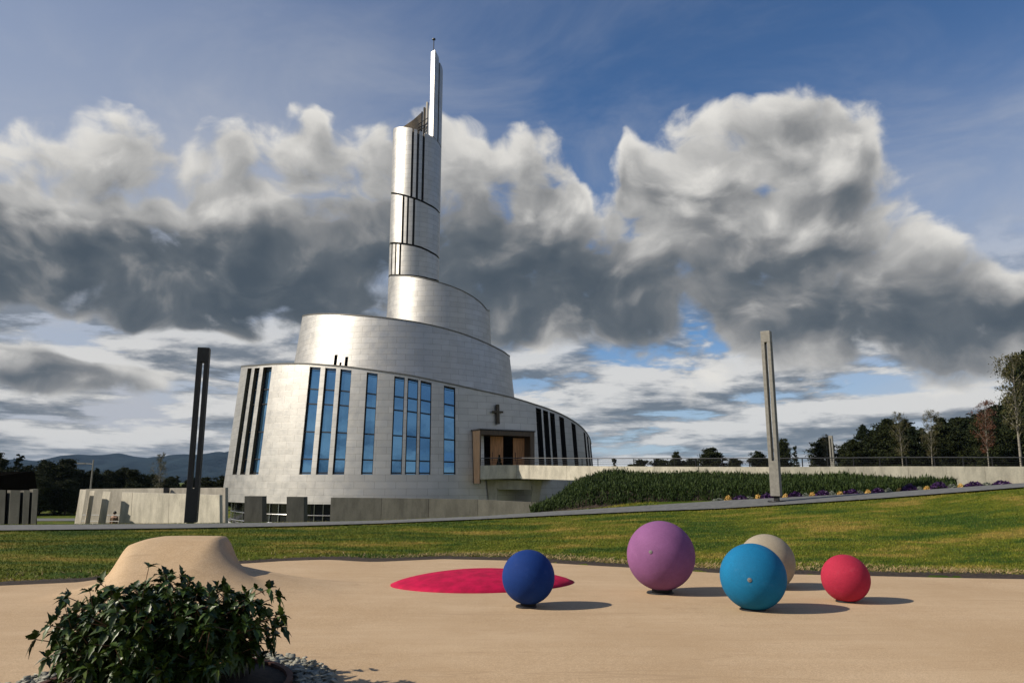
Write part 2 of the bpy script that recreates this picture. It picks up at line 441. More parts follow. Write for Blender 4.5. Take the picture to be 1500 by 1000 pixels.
# ------------------------------------------------------------------ ground
def sstep(a, b, x):
    t = np.clip((x - a) / (b - a), 0, 1); return t * t * (3 - 2 * t)
def poly_at(pts):
    P = sorted((v.x, v.y, v.z) for v in pts); P = np.array(P)
    return lambda x: (np.interp(x, P[:, 0], P[:, 1]), np.interp(x, P[:, 0], P[:, 2]))
edge_pts = [gnd(*p) for p in ((-900, 862), (-200, 859), (0, 857), (120, 851), (385, 831), (440, 829), (560, 822), (650, 818), (760, 820), (880, 828), (1050, 838), (1300, 843), (1500, 847), (2200, 862))]
EDGE0 = poly_at(edge_pts)
def edge_y(x):
    y = EDGE0(x)[0]
    return y + 1.35 * sstep(-7.3, -6.7, x) * sstep(-2.6, -4.3, x) * 1.0
pf = [at(*p) for p in ((-900, 781, 24), (-150, 779, 24.4), (0, 778.5, 24.4), (279, 775, 25.2), (430, 772, 26), (560, 768, 26.8), (700, 762, 27.4), (800, 757, 27.6), (950, 750, 27.4), (1060, 746, 27.2), (1140, 741, 27.0), (1300, 730.5, 26.7), (1500, 715, 25.6), (1700, 704, 24.4), (2300, 690, 21))]
pb = [at(*p) for p in ((-900, 773, 27.2), (-150, 771.5, 27.6), (0, 770.5, 27.6), (279, 768.5, 28.2), (430, 766.5, 28.8), (560, 763.5, 29.4), (700, 757.5, 30.0), (800, 751, 30.4), (950, 741.5, 30.4), (1060, 734.5, 30.2), (1140, 730.5, 29.8), (1300, 722.5, 29.2), (1500, 709, 27.8), (1700, 699, 26.6), (2300, 686, 23))]
PF = poly_at(pf); PB = poly_at(pb)
def ground_z(x, y):
    x = np.asarray(x, float); y = np.asarray(y, float)
    e = edge_y(x); fy, fz = PF(x); by, bz = PB(x)
    side = sstep(1.0, 6.0, x)
    z38 = side * 1.35 + (1 - side) * -1.2
    z48 = sstep(7, 13, x) * 1.45 + (1 - sstep(7, 13, x)) * -2.2
    z120 = sstep(7, 40, x) * 1.3 + (1 - sstep(7, 40, x)) * -2.5
    t1 = np.clip((y - e) / np.maximum(fy - e, .1), 0, 1)
    z = fz * (t1 ** 1.25)
    t2 = np.clip((y - fy) / np.maximum(by - fy, .1), 0, 1); z = np.where(y > fy, fz + (bz - fz) * t2, z)
    y38 = 38 + 0 * x
    t3 = sstep(0, 1, (y - by) / (y38 - by)); z = np.where(y > by, bz + (z38 - bz) * t3, z)
    t4 = sstep(38, 46, y); z = np.where(y > 38, z38 + (z48 - z38) * t4, z)
    t5 = np.clip((y - 46) / 74, 0, 1); z = np.where(y > 46, z48 + (z120 - z48) * t5, z)
    z = z + np.where((y > e + 1) & (y < fy - .5), .05 * np.sin(x * .7 + y * .5) * np.sin(y * .9 - x * .3), 0)
    return z
def hump(x, y):
    up = sstep(10.5, 12.45, y) * sstep(13.15, 12.75, y)
    xl = -6.55 + np.clip(12.4 - y, 0, 3) * .50
    q = np.clip(12.55 - y, 0, 2.2); xr = -4.46 + q * .95; wr = .30 + q * .95
    top = .43 * sstep(xl, xl + .38, x) * sstep(xr, xr - wr, x) * up * (1 - .05 * np.clip((x + 5.4) / .9, -1.2, 1.2) ** 2)
    low = .34 * sstep(-6.9, -5.7, x) * np.clip((-2.3 - x) / 2.4, 0, 1) ** 1.6 * sstep(10.3, 12.3, y) * sstep(13.3, 12.7, y)
    wav = .0 * np.exp(-((x + 8.3) / 1.2) ** 2 - ((y - 10.4) / .9) ** 2)
    return top + low + wav
def grid(name, xs, ys, zf, material):
    Xg, Yg = np.meshgrid(xs, ys); Z = zf(Xg, Yg); nx, ny = len(xs), len(ys)
    V = np.stack([Xg.ravel(), Yg.ravel(), Z.ravel()], 1)
    i = np.arange(nx - 1)[None, :] + nx * np.arange(ny - 1)[:, None]; i = i.ravel()
    return fast_mesh(name, V, np.stack([i, i + 1, i + nx + 1, i + nx], 1), material, smooth=True)
xs = np.concatenate([-np.geomspace(9000, 40, 26), np.arange(-38, 40, .5), np.geomspace(41, 9000, 26)])
ys = np.concatenate([[-3000, -600, -150, -50, -20, 0, 5], np.arange(9, 62, .4), np.geomspace(63, 9000, 40)])
struct(grid('lawn', xs, ys, lambda x, y: np.where(y < edge_y(x) + .12, -.06, ground_z(x, y)), LAWN), 'sloping patchy lawn of green and dry yellow grass', 'lawn')
# the beige soft-fall surface, edge trimmed along the lawn
xs = np.arange(-22, 22.01, .075); tt = np.concatenate([np.linspace(0, .55, 30), np.linspace(.56, 1, 150)])
XX, TT = np.meshgrid(xs, tt); E = edge_y(XX); YY = -6 + (E + 6) * TT
ZZ = hump(XX, YY) + .006 * np.sin(XX * 1.3 + 1) * np.sin(YY * 1.1)
ZZ = np.where(TT > .999, -.05, ZZ)
nx = len(xs); i = (np.arange(nx - 1)[None, :] + nx * np.arange(len(tt) - 1)[:, None]).ravel()
struct(fast_mesh('playground_surface', np.stack([XX.ravel(), YY.ravel(), ZZ.ravel()], 1), np.stack([i, i + 1, i + nx + 1, i + nx], 1), SAND, smooth=True),
       'beige rubber playground surface rising into a wave-shaped hump', 'playground surface')
def strip(name, xs, ya, yb, zf, material, n=2):
    V = []; 
    for t in np.linspace(0, 1, n):
        y = ya + (yb - ya) * t; V.append(np.stack([xs, y, zf(xs, y)], 1))
    nx = len(xs); i = (np.arange(nx - 1)[None, :] + nx * np.arange(n - 1)[:, None]).ravel()
    return fast_mesh(name, np.concatenate(V), np.stack([i, i + 1, i + nx + 1, i + nx], 1), material, smooth=True)
xs = np.arange(-22, 22, .1); rr = random.Random(4)
jit = np.array([rr.uniform(-.11, .11) for _ in xs])
struct(strip('soil_edge', xs, edge_y(xs) - .004, edge_y(xs) + .52 + jit + .08 * np.sin(xs * 1.7), lambda x, y: np.where(y < edge_y(x) + .01, -.03, ground_z(x, y) + .012), SOIL, 3),
       'dark bare soil strip between lawn and playground surface', 'soil')
xs = np.arange(-34, 34, .25)
struct(strip('path', xs, PF(xs)[0], PB(xs)[0], lambda x, y: ground_z(x, y) + .05, PATHM, 6), 'grey paved footpath crossing the lawn', 'path')
xs = np.arange(-90, -14, 2.0)
struct(strip('road', xs, 78 + 0 * xs, 84 + 0 * xs, lambda x, y: ground_z(x, y) + .04, PATHM, 3), 'grey road in front of the dark wood', 'road')

# grass blades on the lawn between playground and path (and just behind the path)
def blades(name, n, seed, ylo, yhi, h0, h1, w, material, xlim=(-26, 26), lean=.5, keep=None):
    g = np.random.default_rng(seed); x = g.uniform(*xlim, n); u = g.random(n)
    y0, y1 = ylo(x), yhi(x); y = y0 + (y1 - y0) * u
    ok = (np.abs(x) < y * .95 + 4) & (hump(x, y) < .02)
    if keep is not None: ok &= keep(x, y, g)
    x, y = x[ok], y[ok]; n = len(x); z = ground_z(x, y) - .005
    h = g.uniform(h0, h1, n); a = g.uniform(0, 2 * np.pi, n); ww = w * g.uniform(.6, 1.3, n)
    lx, ly = g.normal(0, lean, n) * h, g.normal(0, lean, n) * h
    B = np.stack([x, y, z], 1); S = np.stack([np.cos(a) * ww, np.sin(a) * ww, 0 * a], 1)
    T = B + np.stack([lx, ly, h], 1)
    V = np.concatenate([B - S, B + S, T], 0); i = np.arange(n)
    return fast_mesh(name, V, np.stack([i, i + n, i + 2 * n], 1), material)
tag(blades('lawn_grass', 380000, 1, lambda x: edge_y(x) + .36, lambda x: PF(x)[0] - .02,   .018, .050, .009, BLADE),
    'short patchy grass covering the lawn below the path', 'grass', kind='stuff')
tag(blades('verge_grass', 40000, 2, lambda x: PB(x)[0] + .03, lambda x: PB(x)[0] + 4.0, .03, .09, .014, BLADE, xlim=(-24, 6)),
    'short grass strip behind the footpath', 'grass', kind='stuff')
tag(blades('dry_grass_fringe', 70000, 3, lambda x: edge_y(x) + .46, lambda x: edge_y(x) + 1.7, .02, .075, .010, STRAW, lean=1.3,
           keep=lambda x, y, g: g.random(len(x)) < (.15 + .85 * sstep(-3.2, -1.2, x)) * np.clip(1.35 - (y - edge_y(x)) * .9, 0, 1)),
    'dry straw-coloured cut grass along the playground edge', 'dry grass', kind='stuff')

# ------------------------------------------------------------------ magenta rubber mound
def mound():
    c = Vector((-.47, 12.82, 0)); a, b, rot = 1.52, 1.12, .17; n, m = 64, 14; V = []; Fc = []
    for i in range(m + 1):
        r = i / m
        for j in range(n):
            t = 2 * math.pi * j / n; ct, st = math.cos(t), math.sin(t)
            # pointed oval
            px = a * r * ct; py = b * r * st * (1 - .14 * abs(ct) ** 3)
            X_ = c.x + px * math.cos(rot) - py * math.sin(rot); Y_ = c.y + px * math.sin(rot) + py * math.cos(rot)
            V.append((X_, Y_, .012 + .21 * (1 - r * r) ** .8))
    for i in range(m):
        for j in range(n): Fc.append((i * n + j, i * n + (j + 1) % n, (i + 1) * n + (j + 1) % n, (i + 1) * n + j))
    k = len(V)
    for j in range(n): V.append((V[m * n + j][0], V[m * n + j][1], -.03))
    for j in range(n): Fc.append((m * n + j, m * n + (j + 1) % n, k + (j + 1) % n, k + j))
    o = fast_mesh('rubber_mound', V, Fc, MAGENTA, smooth=True)
    tag(o, 'low magenta rubber mound set in the beige playground surface', 'mound')
mound()

# ------------------------------------------------------------------ balls
def m_ball(name, col):
    def fn(n, p):
        v = obj_pos(n); a = n.noise(v, 2.2, 5, .6); g = n.noise(v, 120, 3, .7); s = n.noise(v, 9, 6, .7)
        c = n.mix(n.smooth(a, .3, .7), tuple(q * .86 for q in col), tuple(min(1, q * 1.10) for q in col))
        c = n.mix(n.smooth(g, .35, .65) * .55, c, tuple(q * .5 for q in col))
        dust = tuple(q * .8 + .05 for q in col)
        c = n.mix(n.smooth(s, .55, .74) * .30, c, dust)
        n.L.new(c, p.inputs['Base Color']); pset(p, .82, 0, .25); bump(n, p, g + s * .8, .5, .006)
    return mat(name, fn)
def ball(cx, cy, rpx, base, mname, col, label, cap=None):
    Y = gnd(cx, base - 1.5).y; c = at(cx, cy, Y); r = rpx / F * (c - Vector((0, 0, EYE))).length * .958
    g = thing('play_ball', label, 'ball', (c.x, Y, 0), 'rubber play balls')
    b = MB(); prof = [(max(1e-4, r * math.sin(t)), c.z - r * math.cos(t)) for t in np.linspace(0, math.pi, 41)]
    b.lathe(prof, 64, (c.x, Y, 0)); b.build('sphere', m_ball(mname, col), g, True, weld=True)
    ped = MB(); h = c.z - r * .93; pr = r * .30
    ped.lathe([(1e-4, h), (pr, h), (pr * .97, .02), (pr, .0)], 32, (c.x, Y, 0)); ped.build('pedestal', BLACK, g, weld=True)
    pl = MB(); pl.lathe([(1e-4, .022), (pr * 1.25, .022), (pr * 1.32, .016), (pr * 1.34, .003), (pr * 1.34, -.02)], 36, (c.x - .03, Y - .01, 0)); pl.build('base_plate', DARK, g, weld=True)
    if cap:
        q = at(cap[0], cap[1], Y); d = ray(*cap).normalized(); o0 = Vector((0, 0, EYE)); m = o0 - c
        bb = m.dot(d); t = -bb - math.sqrt(bb * bb - (m.dot(m) - r * r)); q = o0 + d * t; nrm = (q - c).normalized()
        k = MB(); k.lathe([(1e-4, .004), (.009, .004), (.010, .001), (.021, .008), (.027, .005), (.029, -.006)], 24)
        rot = nrm.to_track_quat('Z', 'Y').to_matrix()
        k.v = [tuple(q + rot @ Vector(v)) for v in k.v]; k.build('bolt_cap', m_plain('grey_plastic', (.16, .15, .14), .7), g, True, weld=True)
ball(774, 844.5, 38.3, 889.5, 'navy_rubber', (.003, .034, .19), 'dark blue rubber ball in front of the magenta mound')
ball(968, 813, 48.5, 869.5, 'purple_rubber', (.245, .095, .235), 'largest, purple rubber ball with a grey bolt cap', (953, 808))
ball(1103, 844, 44.8, 894.5, 'cyan_rubber', (.004, .16, .34), 'bright sky blue rubber ball with a grey bolt cap', (1098, 849))
ball(1123, 823, 38.0, 862, 'cream_rubber', (.36, .31, .23), 'cream beige rubber ball half hidden behind the sky blue ball')
ball(1238.5, 846.5, 30.8, 882, 'red_rubber', (.44, .022, .058), 'smallest, red rubber ball at the right end of the group')

# ------------------------------------------------------------------ light columns
def light_column(px, pbase, ptop, rot, wpx, material, label, slot_top, slot_bot, Y=None, zb=None):
    if Y is None:
        # stand it on the path edge
        best = min(np.arange(22, 34, .02), key=lambda q: abs(at(px, pbase, q).z - (float(ground_z(at(px, pbase, q).x, q)) + .05)))
        Y = float(best)
    p = at(px, pbase, Y); z0 = p.z; H = at(px, ptop, Y).z - z0; w = wpx / F * Y * 1.02
    g = thing('light_column', label, 'light column', (p.x, Y, z0), 'square slotted light columns')
    M = Matrix.Rotation(rot, 3, 'Z'); B = Vector((p.x, Y, z0)); gap = w * .27; leg = (w - gap) / 2
    zt = at(px, slot_top, Y).z - z0; zl = at(px, slot_bot, Y).z - z0; foot = H * .030
    k = MB(); k.box(B + Vector((0, 0, (foot + zl) / 2)), (w, w, zl - foot), M=M); k.build('lower_block', material, g, bevel=.012)
    k = MB(); k.box(B + Vector((0, 0, (zt + H) / 2)), (w, w, H - zt), M=M); k.build('top_block', material, g, bevel=.012)
    for sx in (-1, 1):
        for sy in (-1, 1):
            k = MB(); k.box(B + M @ Vector((sx * (gap + leg) / 2, sy * (gap + leg) / 2, 0)) + Vector((0, 0, (zl + zt) / 2)), (leg, leg, zt - zl), M=M)
            k.build('upright', material, g, bevel=.01)
    k = MB(); k.box(B + Vector((0, 0, foot / 2)), (w * .5, w * .5, foot), M=M); k.build('foot', BLACK, g)
    k = MB(); k.lathe([(1e-4, .03), (w * .9, .03), (w * .95, 0), (w * .95, -.1)], 28, B); k.build('base_plate', DARK, g, weld=True)
    return g
light_column(279, 773, 510, R(14), 16.0, COLUMND, 'slotted light column, coloured dark as if shaded, standing behind the sand-coloured hump', 531, 715)
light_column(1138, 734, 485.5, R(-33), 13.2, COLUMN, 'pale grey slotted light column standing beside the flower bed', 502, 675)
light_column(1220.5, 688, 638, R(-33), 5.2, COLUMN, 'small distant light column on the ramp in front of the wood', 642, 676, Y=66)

# ------------------------------------------------------------------ the cathedral: battered metal drums wound into a spiral
class Drum:
    def __init__(s, pl, pr, D, batter, zref):
        a, b = ray(*pl), ray(*pr); aa, ab = math.atan2(a.x, a.y), math.atan2(b.x, b.y)
        mid, half = (aa + ab) / 2, (ab - aa) / 2
        s.c = Vector((D * math.sin(mid), D * math.cos(mid), 0)); s.R = D * math.sin(half); s.b = batter; s.zref = zref
    def r(s, z): return s.R - s.b * (z - s.zref)
    def pt(s, phi, z, off=0.0):
        q = s.r(z) + off; return Vector((s.c.x + q * math.sin(phi), s.c.y - q * math.cos(phi), z))
    def hit(s, px, py, far=False):
        d = ray(px, py); z = 5.0
        for _ in range(30):
            q = s.r(z); a = d.x ** 2 + d.y ** 2; b = -2 * (d.x * s.c.x + d.y * s.c.y); c = s.c.x ** 2 + s.c.y ** 2 - q * q
            disc = b * b - 4 * a * c
            t = (-b + (math.sqrt(disc) if far else -math.sqrt(disc))) / (2 * a) if disc > 0 else -b / (2 * a)
            z = EYE + t * d.z
        return math.atan2(d.x * t - s.c.x, -(d.y * t - s.c.y)), z
    def curve(s, px):
        """rim height as a function of angle from pixels traced along the visible front"""
        h = sorted(s.hit(*p) for p in px); ph = [q[0] for q in h]; zz = [q[1] for q in h]
        ph = ph + [ph[0] + 2 * math.pi]; zz = zz + [zz[0]]
        def f(phi):
            p = phi
            while p < ph[0]: p += 2 * math.pi
            while p > ph[-1]: p -= 2 * math.pi
            return float(np.interp(p, ph, zz))
        return f
def angles(a0, a1, step, extra=()):
    n = max(1, int(round((a1 - a0) / step))); L = [a0 + (a1 - a0) * i / n for i in range(n + 1)]
    L = [q for q in L if all(abs(q - e) > step * .2 for e in extra if a0 < e < a1)] + [e for e in extra if a0 < e < a1]
    return sorted(L)
def shell(dr, zlo, zhi, holes, name, material, parent, a0=-math.pi, a1=math.pi, thick=0.0, step=R(1.5), off=0.0, inner=None):
    """holes: (phi0, phi1, zb, zt); None reaches through that edge"""
    b = MB(); ex = sorted({q for h in holes for q in h[:2]}); A = angles(a0, a1, step, ex)
    def quad(p0, p1, z00, z01, z10, z11):
        b.face([dr.pt(p0, z00, off), dr.pt(p1, z01, off), dr.pt(p1, z11, off), dr.pt(p0, z10, off)], 0,
               [(p0 * dr.R, z00), (p1 * dr.R, z01), (p1 * dr.R, z11), (p0 * dr.R, z10)])
    for p0, p1 in zip(A[:-1], A[1:]):
        m = (p0 + p1) / 2; h = next((q for q in holes if q[0] <= m <= q[1]), None)
        l0, l1, t0, t1 = zlo(p0), zlo(p1), zhi(p0), zhi(p1)
        if h is None: quad(p0, p1, l0, l1, t0, t1)
        else:
            if h[2] is not None: quad(p0, p1, l0, l1, h[2], h[2])
            if h[3] is not None:
                quad(p0, p1, h[3](p0), h[3](p1), t0, t1)
    o = b.build(name, material, parent, True, weld=True)
    if thick:
        if inner: o.data.materials.append(inner)
        m = o.modifiers.new('thick', 'SOLIDIFY'); m.thickness = thick; m.offset = -1; m.material_offset = 1 if inner else 0
        m = o.modifiers.new('edges', 'EDGE_SPLIT'); m.split_angle = R(35)
    return o
def coping(dr, zhi, name, parent, a0=-math.pi, a1=math.pi, w=.45, h=.09, out=.04, material=None):
    b = MB(); A = angles(a0, a1, R(1.5))
    for p0, p1 in zip(A[:-1], A[1:]):
        z0, z1 = zhi(p0), zhi(p1)
        o0, o1 = dr.pt(p0, z0, out), dr.pt(p1, z1, out); i0, i1 = dr.pt(p0, z0, -w), dr.pt(p1, z1, -w)
        up = Vector((0, 0, h)); dn = Vector((0, 0, -.03))
        b.face([o0 + dn, o1 + dn, o1 + up, o0 + up]); b.face([o0 + up, o1 + up, i1 + up, i0 + up]); b.face([i0 + up, i1 + up, i1 + dn, i0 + dn]); b.face([i0 + dn, i1 + dn, o1 + dn, o0 + dn])
    return b.build(name, material or COPING, parent)
def roof(dr, zhi, parent, drop=.5):
    b = MB(); A = angles(-math.pi, math.pi, R(5)); c = dr.c + Vector((0, 0, sum(zhi(a) for a in A) / len(A) - drop))
    for p0, p1 in zip(A[:-1], A[1:]): b.face([c, dr.pt(p0, zhi(p0) - drop, -.08), dr.pt(p1, zhi(p1) - drop, -.08)])
    return b.build('roof', ROOFM, parent)
DULLSTEEL = m_plain('weathered_steel', (.10, .10, .105), .6, .6)
COPING = m_plain('dark_coping', (.16, .155, .145), .5, .8)
ROOFM = m_plain('roof_membrane', (.12, .12, .12), .8)
INNERM = m_plain('bronze_lining', (.26, .21, .155), .5, .7)
REVEAL = m_plain('bronze_reveal', (.115, .085, .050), .5, .5)

D = 80.0
base = Drum((327, 715), (871, 672), D, .075, 1.0)
lev2 = Drum((430, 530), (749.5, 580), D, .115, 13.0)
lev3 = Drum((567.5, 440), (717, 503), D, .05, 20.0)
tow = Drum((570.5, 360), (644, 360), D - .2, .0, 25.0)
church = thing('cathedral', 'silver metal-clad spiral cathedral with a slotted tower behind the lawn', 'church', (base.c.x, base.c.y, -2.6))

rimb = base.curve([(347.5, 537), (358, 536.5), (375, 535.5), (400, 533.5), (450, 533), (500, 536.5), (540, 541.5), (600, 550), (650, 560.5), (700, 571.5), (750, 582.5), (783, 592.5), (800, 598), (820, 606), (840, 617), (853, 627), (861, 637), (866, 650)])
rim2 = lev2.curve([(442.5, 464), (450, 461.5), (470, 460), (520, 462), (560, 465.5), (600, 470.5), (640, 478.5), (680, 490), (710, 502), (730, 511.5), (743.5, 520)])
rim3 = lev3.curve([(569.5, 405), (590, 404.2), (612, 406.2), (640, 412.7), (660, 419), (680, 427.5), (700, 440), (713.2, 454.5)])

def window(dr, rim, px0, px1, py_mid, py_bot, ptop, bars, depth=.55, parent=church, drop=None):
    """tall window between pixel columns px0 and px1, sill at py_bot; rises to just below the rim"""
    f0, _ = dr.hit(px0, py_mid); f1, _ = dr.hit(px1, py_mid); zb = dr.hit((px0 + px1) / 2, py_bot)[1]
    fm = (f0 + f1) / 2; dz = drop if drop is not None else .22
    zt = lambda p: rim(p) - dz
    return (f0, f1, zb, zt, bars, depth)
def window_parts(dr, w, parent, glass=GLASS, reveal=REVEAL):
    f0, f1, zb, zt, bars, depth = w; t0, t1 = zt(f0), zt(f1)
    b = MB(); P = dr.pt; fm = b.m
    def rv(pa, za, pb_, zb_): b.face([P(pa, za, 0), P(pb_, zb_, 0), P(pb_, zb_, -depth - .05), P(pa, za, -depth - .05)], 0)
    rv(f0, zb, f0, t0); rv(f1, t1, f1, zb); rv(f0, t0, f1, t1); rv(f1, zb, f0, zb)
    d = depth - .10; arc = dr.R * (f1 - f0)
    def bar(pa, pb_, za, zb2, zc, zd, th=.09):
        # a bar spanning angles pa..pb_, heights za/zb2 (left) to zc/zd (right)
        Q = [P(pa, za, -d), P(pb_, zc, -d), P(pb_, zc, -d - th), P(pa, za, -d - th), P(pa, zb2, -d), P(pb_, zd, -d), P(pb_, zd, -d - th), P(pa, zb2, -d - th)]
        b.hexa(Q, 1)
    jw = .07 / dr.R
    bar(f0 + .002 / dr.R, f0 + jw, zb, t0 - .01, zb, t0 - .01); bar(f1 - jw, f1 - .002 / dr.R, zb, t1 - .01, zb, t1 - .01)
    for q in bars:
        h = .05
        a, c = t0 + (zb - t0) * q, t1 + (zb - t1) * q
        bar(f0 + jw * 1.02, f1 - jw * 1.02, a - h, a + h, c - h, c + h, .08)
    o = b.build('window', [reveal, DARK], parent)
    k = MB(); e = depth - .03
    k.face([P(f0, zb + .01, -e), P(f1, zb + .01, -e), P(f1, t1 - .01, -e), P(f0, t0 - .01, -e)])
    k.build('pane', glass, o)
bars = (.015, .21, .35, .61, .86, .985)
WINS = []
for a, c in ((352.3, 358.5), (363, 370.5), (376, 389), (446.5, 463), (470, 486.8), (493.2, 510), (533.5, 550), (575.3, 591), (595.5, 611.5), (615, 631.5), (650, 667)):
    WINS.append(window(base, rimb, a, c, 612, 694.5, None, bars, depth=.36 if a < 400 else .22))
for a, c in ((787.5, 795.5), (798, 805.5), (808, 815), (821.5, 828.5), (839, 844.8), (855.8, 858.2), (860, 862), (863.6, 865.2)):
    WINS.append(window(base, rimb, a, c, 645, 693, None, bars, depth=.56))
# doorway behind the portal
pf0, _ = base.hit(709, 660); pf1, _ = base.hit(774, 660); dz0 = base.hit(740, 690)[1]; dz1 = base.hit(740, 638)[1]
door_hole = (pf0, pf1, dz0, lambda p: dz1)
zb_base = base.hit(420, 737.5)[1]
shell(base, lambda p: zb_base, rimb, [w[:4] for w in WINS] + [door_hole], 'lower_drum', PANEL, church)
coping(base, rimb, 'coping', church); roof(base, rimb, church)
for i, w in enumerate(WINS): window_parts(base, w, church, GLASS if i < 11 else DARKGLASS, REVEAL if i < 11 else DARK)
sl2 = []
for a, c, t, bt in ((489, 493.5, 519.5, 540), (497.5, 500.5, 530.5, 540), (505, 509.5, 522.5, 540)):
    zt_ = lev2.hit((a + c) / 2, t)[1]
    sl2.append((lev2.hit(a, 530)[0], lev2.hit(c, 530)[0], lev2.hit(a, 552)[1], (lambda z: (lambda p: z))(zt_), (), .4))
shell(lev2, lambda p: 7.0, rim2, [w[:4] for w in sl2], 'middle_drum', PANEL, church)
coping(lev2, rim2, 'coping', church); roof(lev2, rim2, church)
for w in sl2: window_parts(lev2, w, church, DARKGLASS, DARK)
shell(lev3, lambda p: 14.0, rim3, [], 'upper_drum', PANEL, church)
coping(lev3, rim3, 'coping', church, h=.07); roof(lev3, rim3, church)

# the tower: shells separated by dark helical gaps round a dark core
tower = bpy.data.objects.new('tower', None); C.objects.link(tower); tower.parent = church
tower.location = (tow.c.x - church.location.x, tow.c.y - church.location.y, 0)
g3 = tow.curve([(570.3, 404), (590, 403.4), (612, 405), (630, 409), (643, 413.5)])
g2 = tow.curve([(571.5, 356.5), (590, 357), (615, 362), (632, 370), (643, 378.5)])
g1 = tow.curve([(573, 283), (585, 284.5), (600, 288.5), (615, 293.5), (628, 300), (643.5, 312)])
gt = tow.curve([(577, 188), (603, 187.8), (615, 192), (627, 197), (634, 200.5), (645.5, 216)])
G = .11
def slots(lst, py):
    return [(tow.hit(a, py)[0], tow.hit(c, py)[0], None, None) for a, c in lst]
shell(tow, lambda p: 16.0, lambda p: g3(p) - G, [], 'tower_wall', PANEL, tower, thick=.2, step=R(5))
shell(tow, lambda p: g3(p) + G, lambda p: g2(p) - G, slots(((573, 574.6), (578.4, 580.4), (584.6, 587.4)), 380), 'tower_wall', PANEL, tower, thick=.2, step=R(5))
shell(tow, lambda p: g2(p) + G, lambda p: g1(p) - G, slots(((588.6, 591.6), (595.6, 598.4), (604.3, 607.6)), 325), 'tower_wall', PANEL, tower, thick=.2, step=R(5))
shell(tow, lambda p: g1(p) + G, gt, slots(((602.2, 605.4), (610, 613.4), (618.2, 621.6)), 240), 'tower_wall', PANEL, tower, thick=.25, step=R(5))
core = MB(); zt1 = min(gt(a) for a in np.linspace(-3, 3, 40)) - 2.0
shell(tow, lambda p: 15.0, lambda p: gt(p) - .25, [], 'tower_core', DARK, tower, step=R(5), off=-.30)
# open back wall rising round the rear of the tower top
bk = [tow.hit(588, 187, True), tow.hit(604, 177.5, True), tow.hit(617.5, 166.5, True)]
bk = [((a - 2 * math.pi) if a > 0 else a, z) for a, z in bk]; bk.sort()
bph = [q[0] for q in bk]; bz = [q[1] for q in bk]; zl0 = gt(-R(80))
bph2 = bph + [-R(75)]; bz2 = bz + [zl0]
shell(tow, lambda p: zl0 - 6, lambda p: float(np.interp(p, bph2, bz2)), [], 'tower_back_wall', PANEL, tower, a0=bph[0], a1=-R(75), thick=.25, step=R(5), off=-.01, inner=INNERM)
for px, tp, m_, w in ((619.3, 166, DARK, .14), (623.2, 160, BRONZE, .2), (627.6, 152, PANEL, .2)):
    fa, z = tow.hit(px, tp, True); zb = tow.hit(px, 203, False)[1] - 1
    k = MB(); q = tow.pt(fa, 0, -.3); k.box((q.x, q.y, (z + zb) / 2), (w, .3, z - zb), rz=fa); k.build('tower_fin', m_, tower)
k = MB()
for yl, yr in ((186, 176), (191, 184), (195, 188)):
    a = tow.hit(612, yl, True); c = tow.hit(630, yr, True)
    k.tube([tow.pt(a[0], a[1], -.55), tow.pt(c[0], c[1], -.55)], .045, 6)
k.build('tower_rail', DARK, tower)
bot = tow.curve([(627, 195.5), (634, 199), (640, 206), (645.6, 214)])
fA0 = tow.hit(635.6, 140)[0]; fA1 = tow.hit(642.0, 140)[0]; fB0 = tow.hit(643.6, 140)[0]; fB1 = R(118)
topz = lambda ys: [tow.hit(p, y)[1] for p, y in ys]
zA = topz(((635.6, 72.5), (642, 84.5)))
sA = lambda p: zA[0] + (zA[1] - zA[0]) * (p - fA0) / (fA1 - fA0)
shell(tow, bot, sA, [], 'spire', PANEL, tower, a0=fA0, a1=fA1, thick=.62, step=R(3))
zB = topz(((643.6, 91), (646.3, 99)))
shell(tow, lambda p: bot(p), lambda p: zB[0] + (zB[1] - zB[0]) * (p - fB0) / (R(95) - fB0) if p < R(95) else zB[1] - (p - R(95)) * 4, [], 'spire', PANEL, tower, a0=fB0, a1=fB1, thick=.35, step=R(3))
k = MB(); q = tow.pt((fA1 + fB0) / 2, 0, -.45); k.box((q.x, q.y, (zB[0] + bot(fA1)) / 2 - .5), (.35, .25, zB[0] - bot(fA1)), rz=(fA1 + fB0) / 2); k.build('spire_rib', DARK, tower)
q = tow.pt(fA0 + .03, 0, -.3); za = zA[0]; ze = za + (at(636, 57, q.y).z - at(636, 73, q.y).z)
k = MB(); k.tube([(q.x, q.y, za - .3), (q.x, q.y, ze)], .05, 8); k.lathe([(1e-3, ze - .05), (.19, ze + .05), (.19, ze + .16), (1e-3, ze + .27)], 10, (q.x, q.y, 0)); k.build('antenna', DARK, tower)

# basement glazing under the lower drum
low = Drum((327, 715), (871, 672), D, 0, 1.0); low.R -= .9
b = MB()
for p0, p1 in zip(angles(-math.pi, math.pi, R(3))[:-1], angles(-math.pi, math.pi, R(3))[1:]):
    b.face([low.pt(p0, -3), low.pt(p1, -3), low.pt(p1, zb_base), low.pt(p0, zb_base)])
    b.face([low.pt(p0, zb_base + .01), low.pt(p1, zb_base + .01), base.pt(p1, zb_base + .01, -.02), base.pt(p0, zb_base + .01, -.02)])
b.build('basement_glazing', DARKGLASS, church)
b = MB()
for px in np.arange(318, 490, 13.0):
    f, _ = low.hit(px, 750); q = low.pt(f, 0, .06); b.box((q.x, q.y, (zb_base - 2.9) / 2), (.07, .08, 2.9 + zb_base), rz=f)
for zz in (-1.05, -1.75, -2.45):
    A = angles(low.hit(318, 750)[0], low.hit(490, 750)[0], R(2))
    b.tube([low.pt(a, zz, .12) for a in A], .035, 6)
b.build('basement_mullions', STEEL, church)
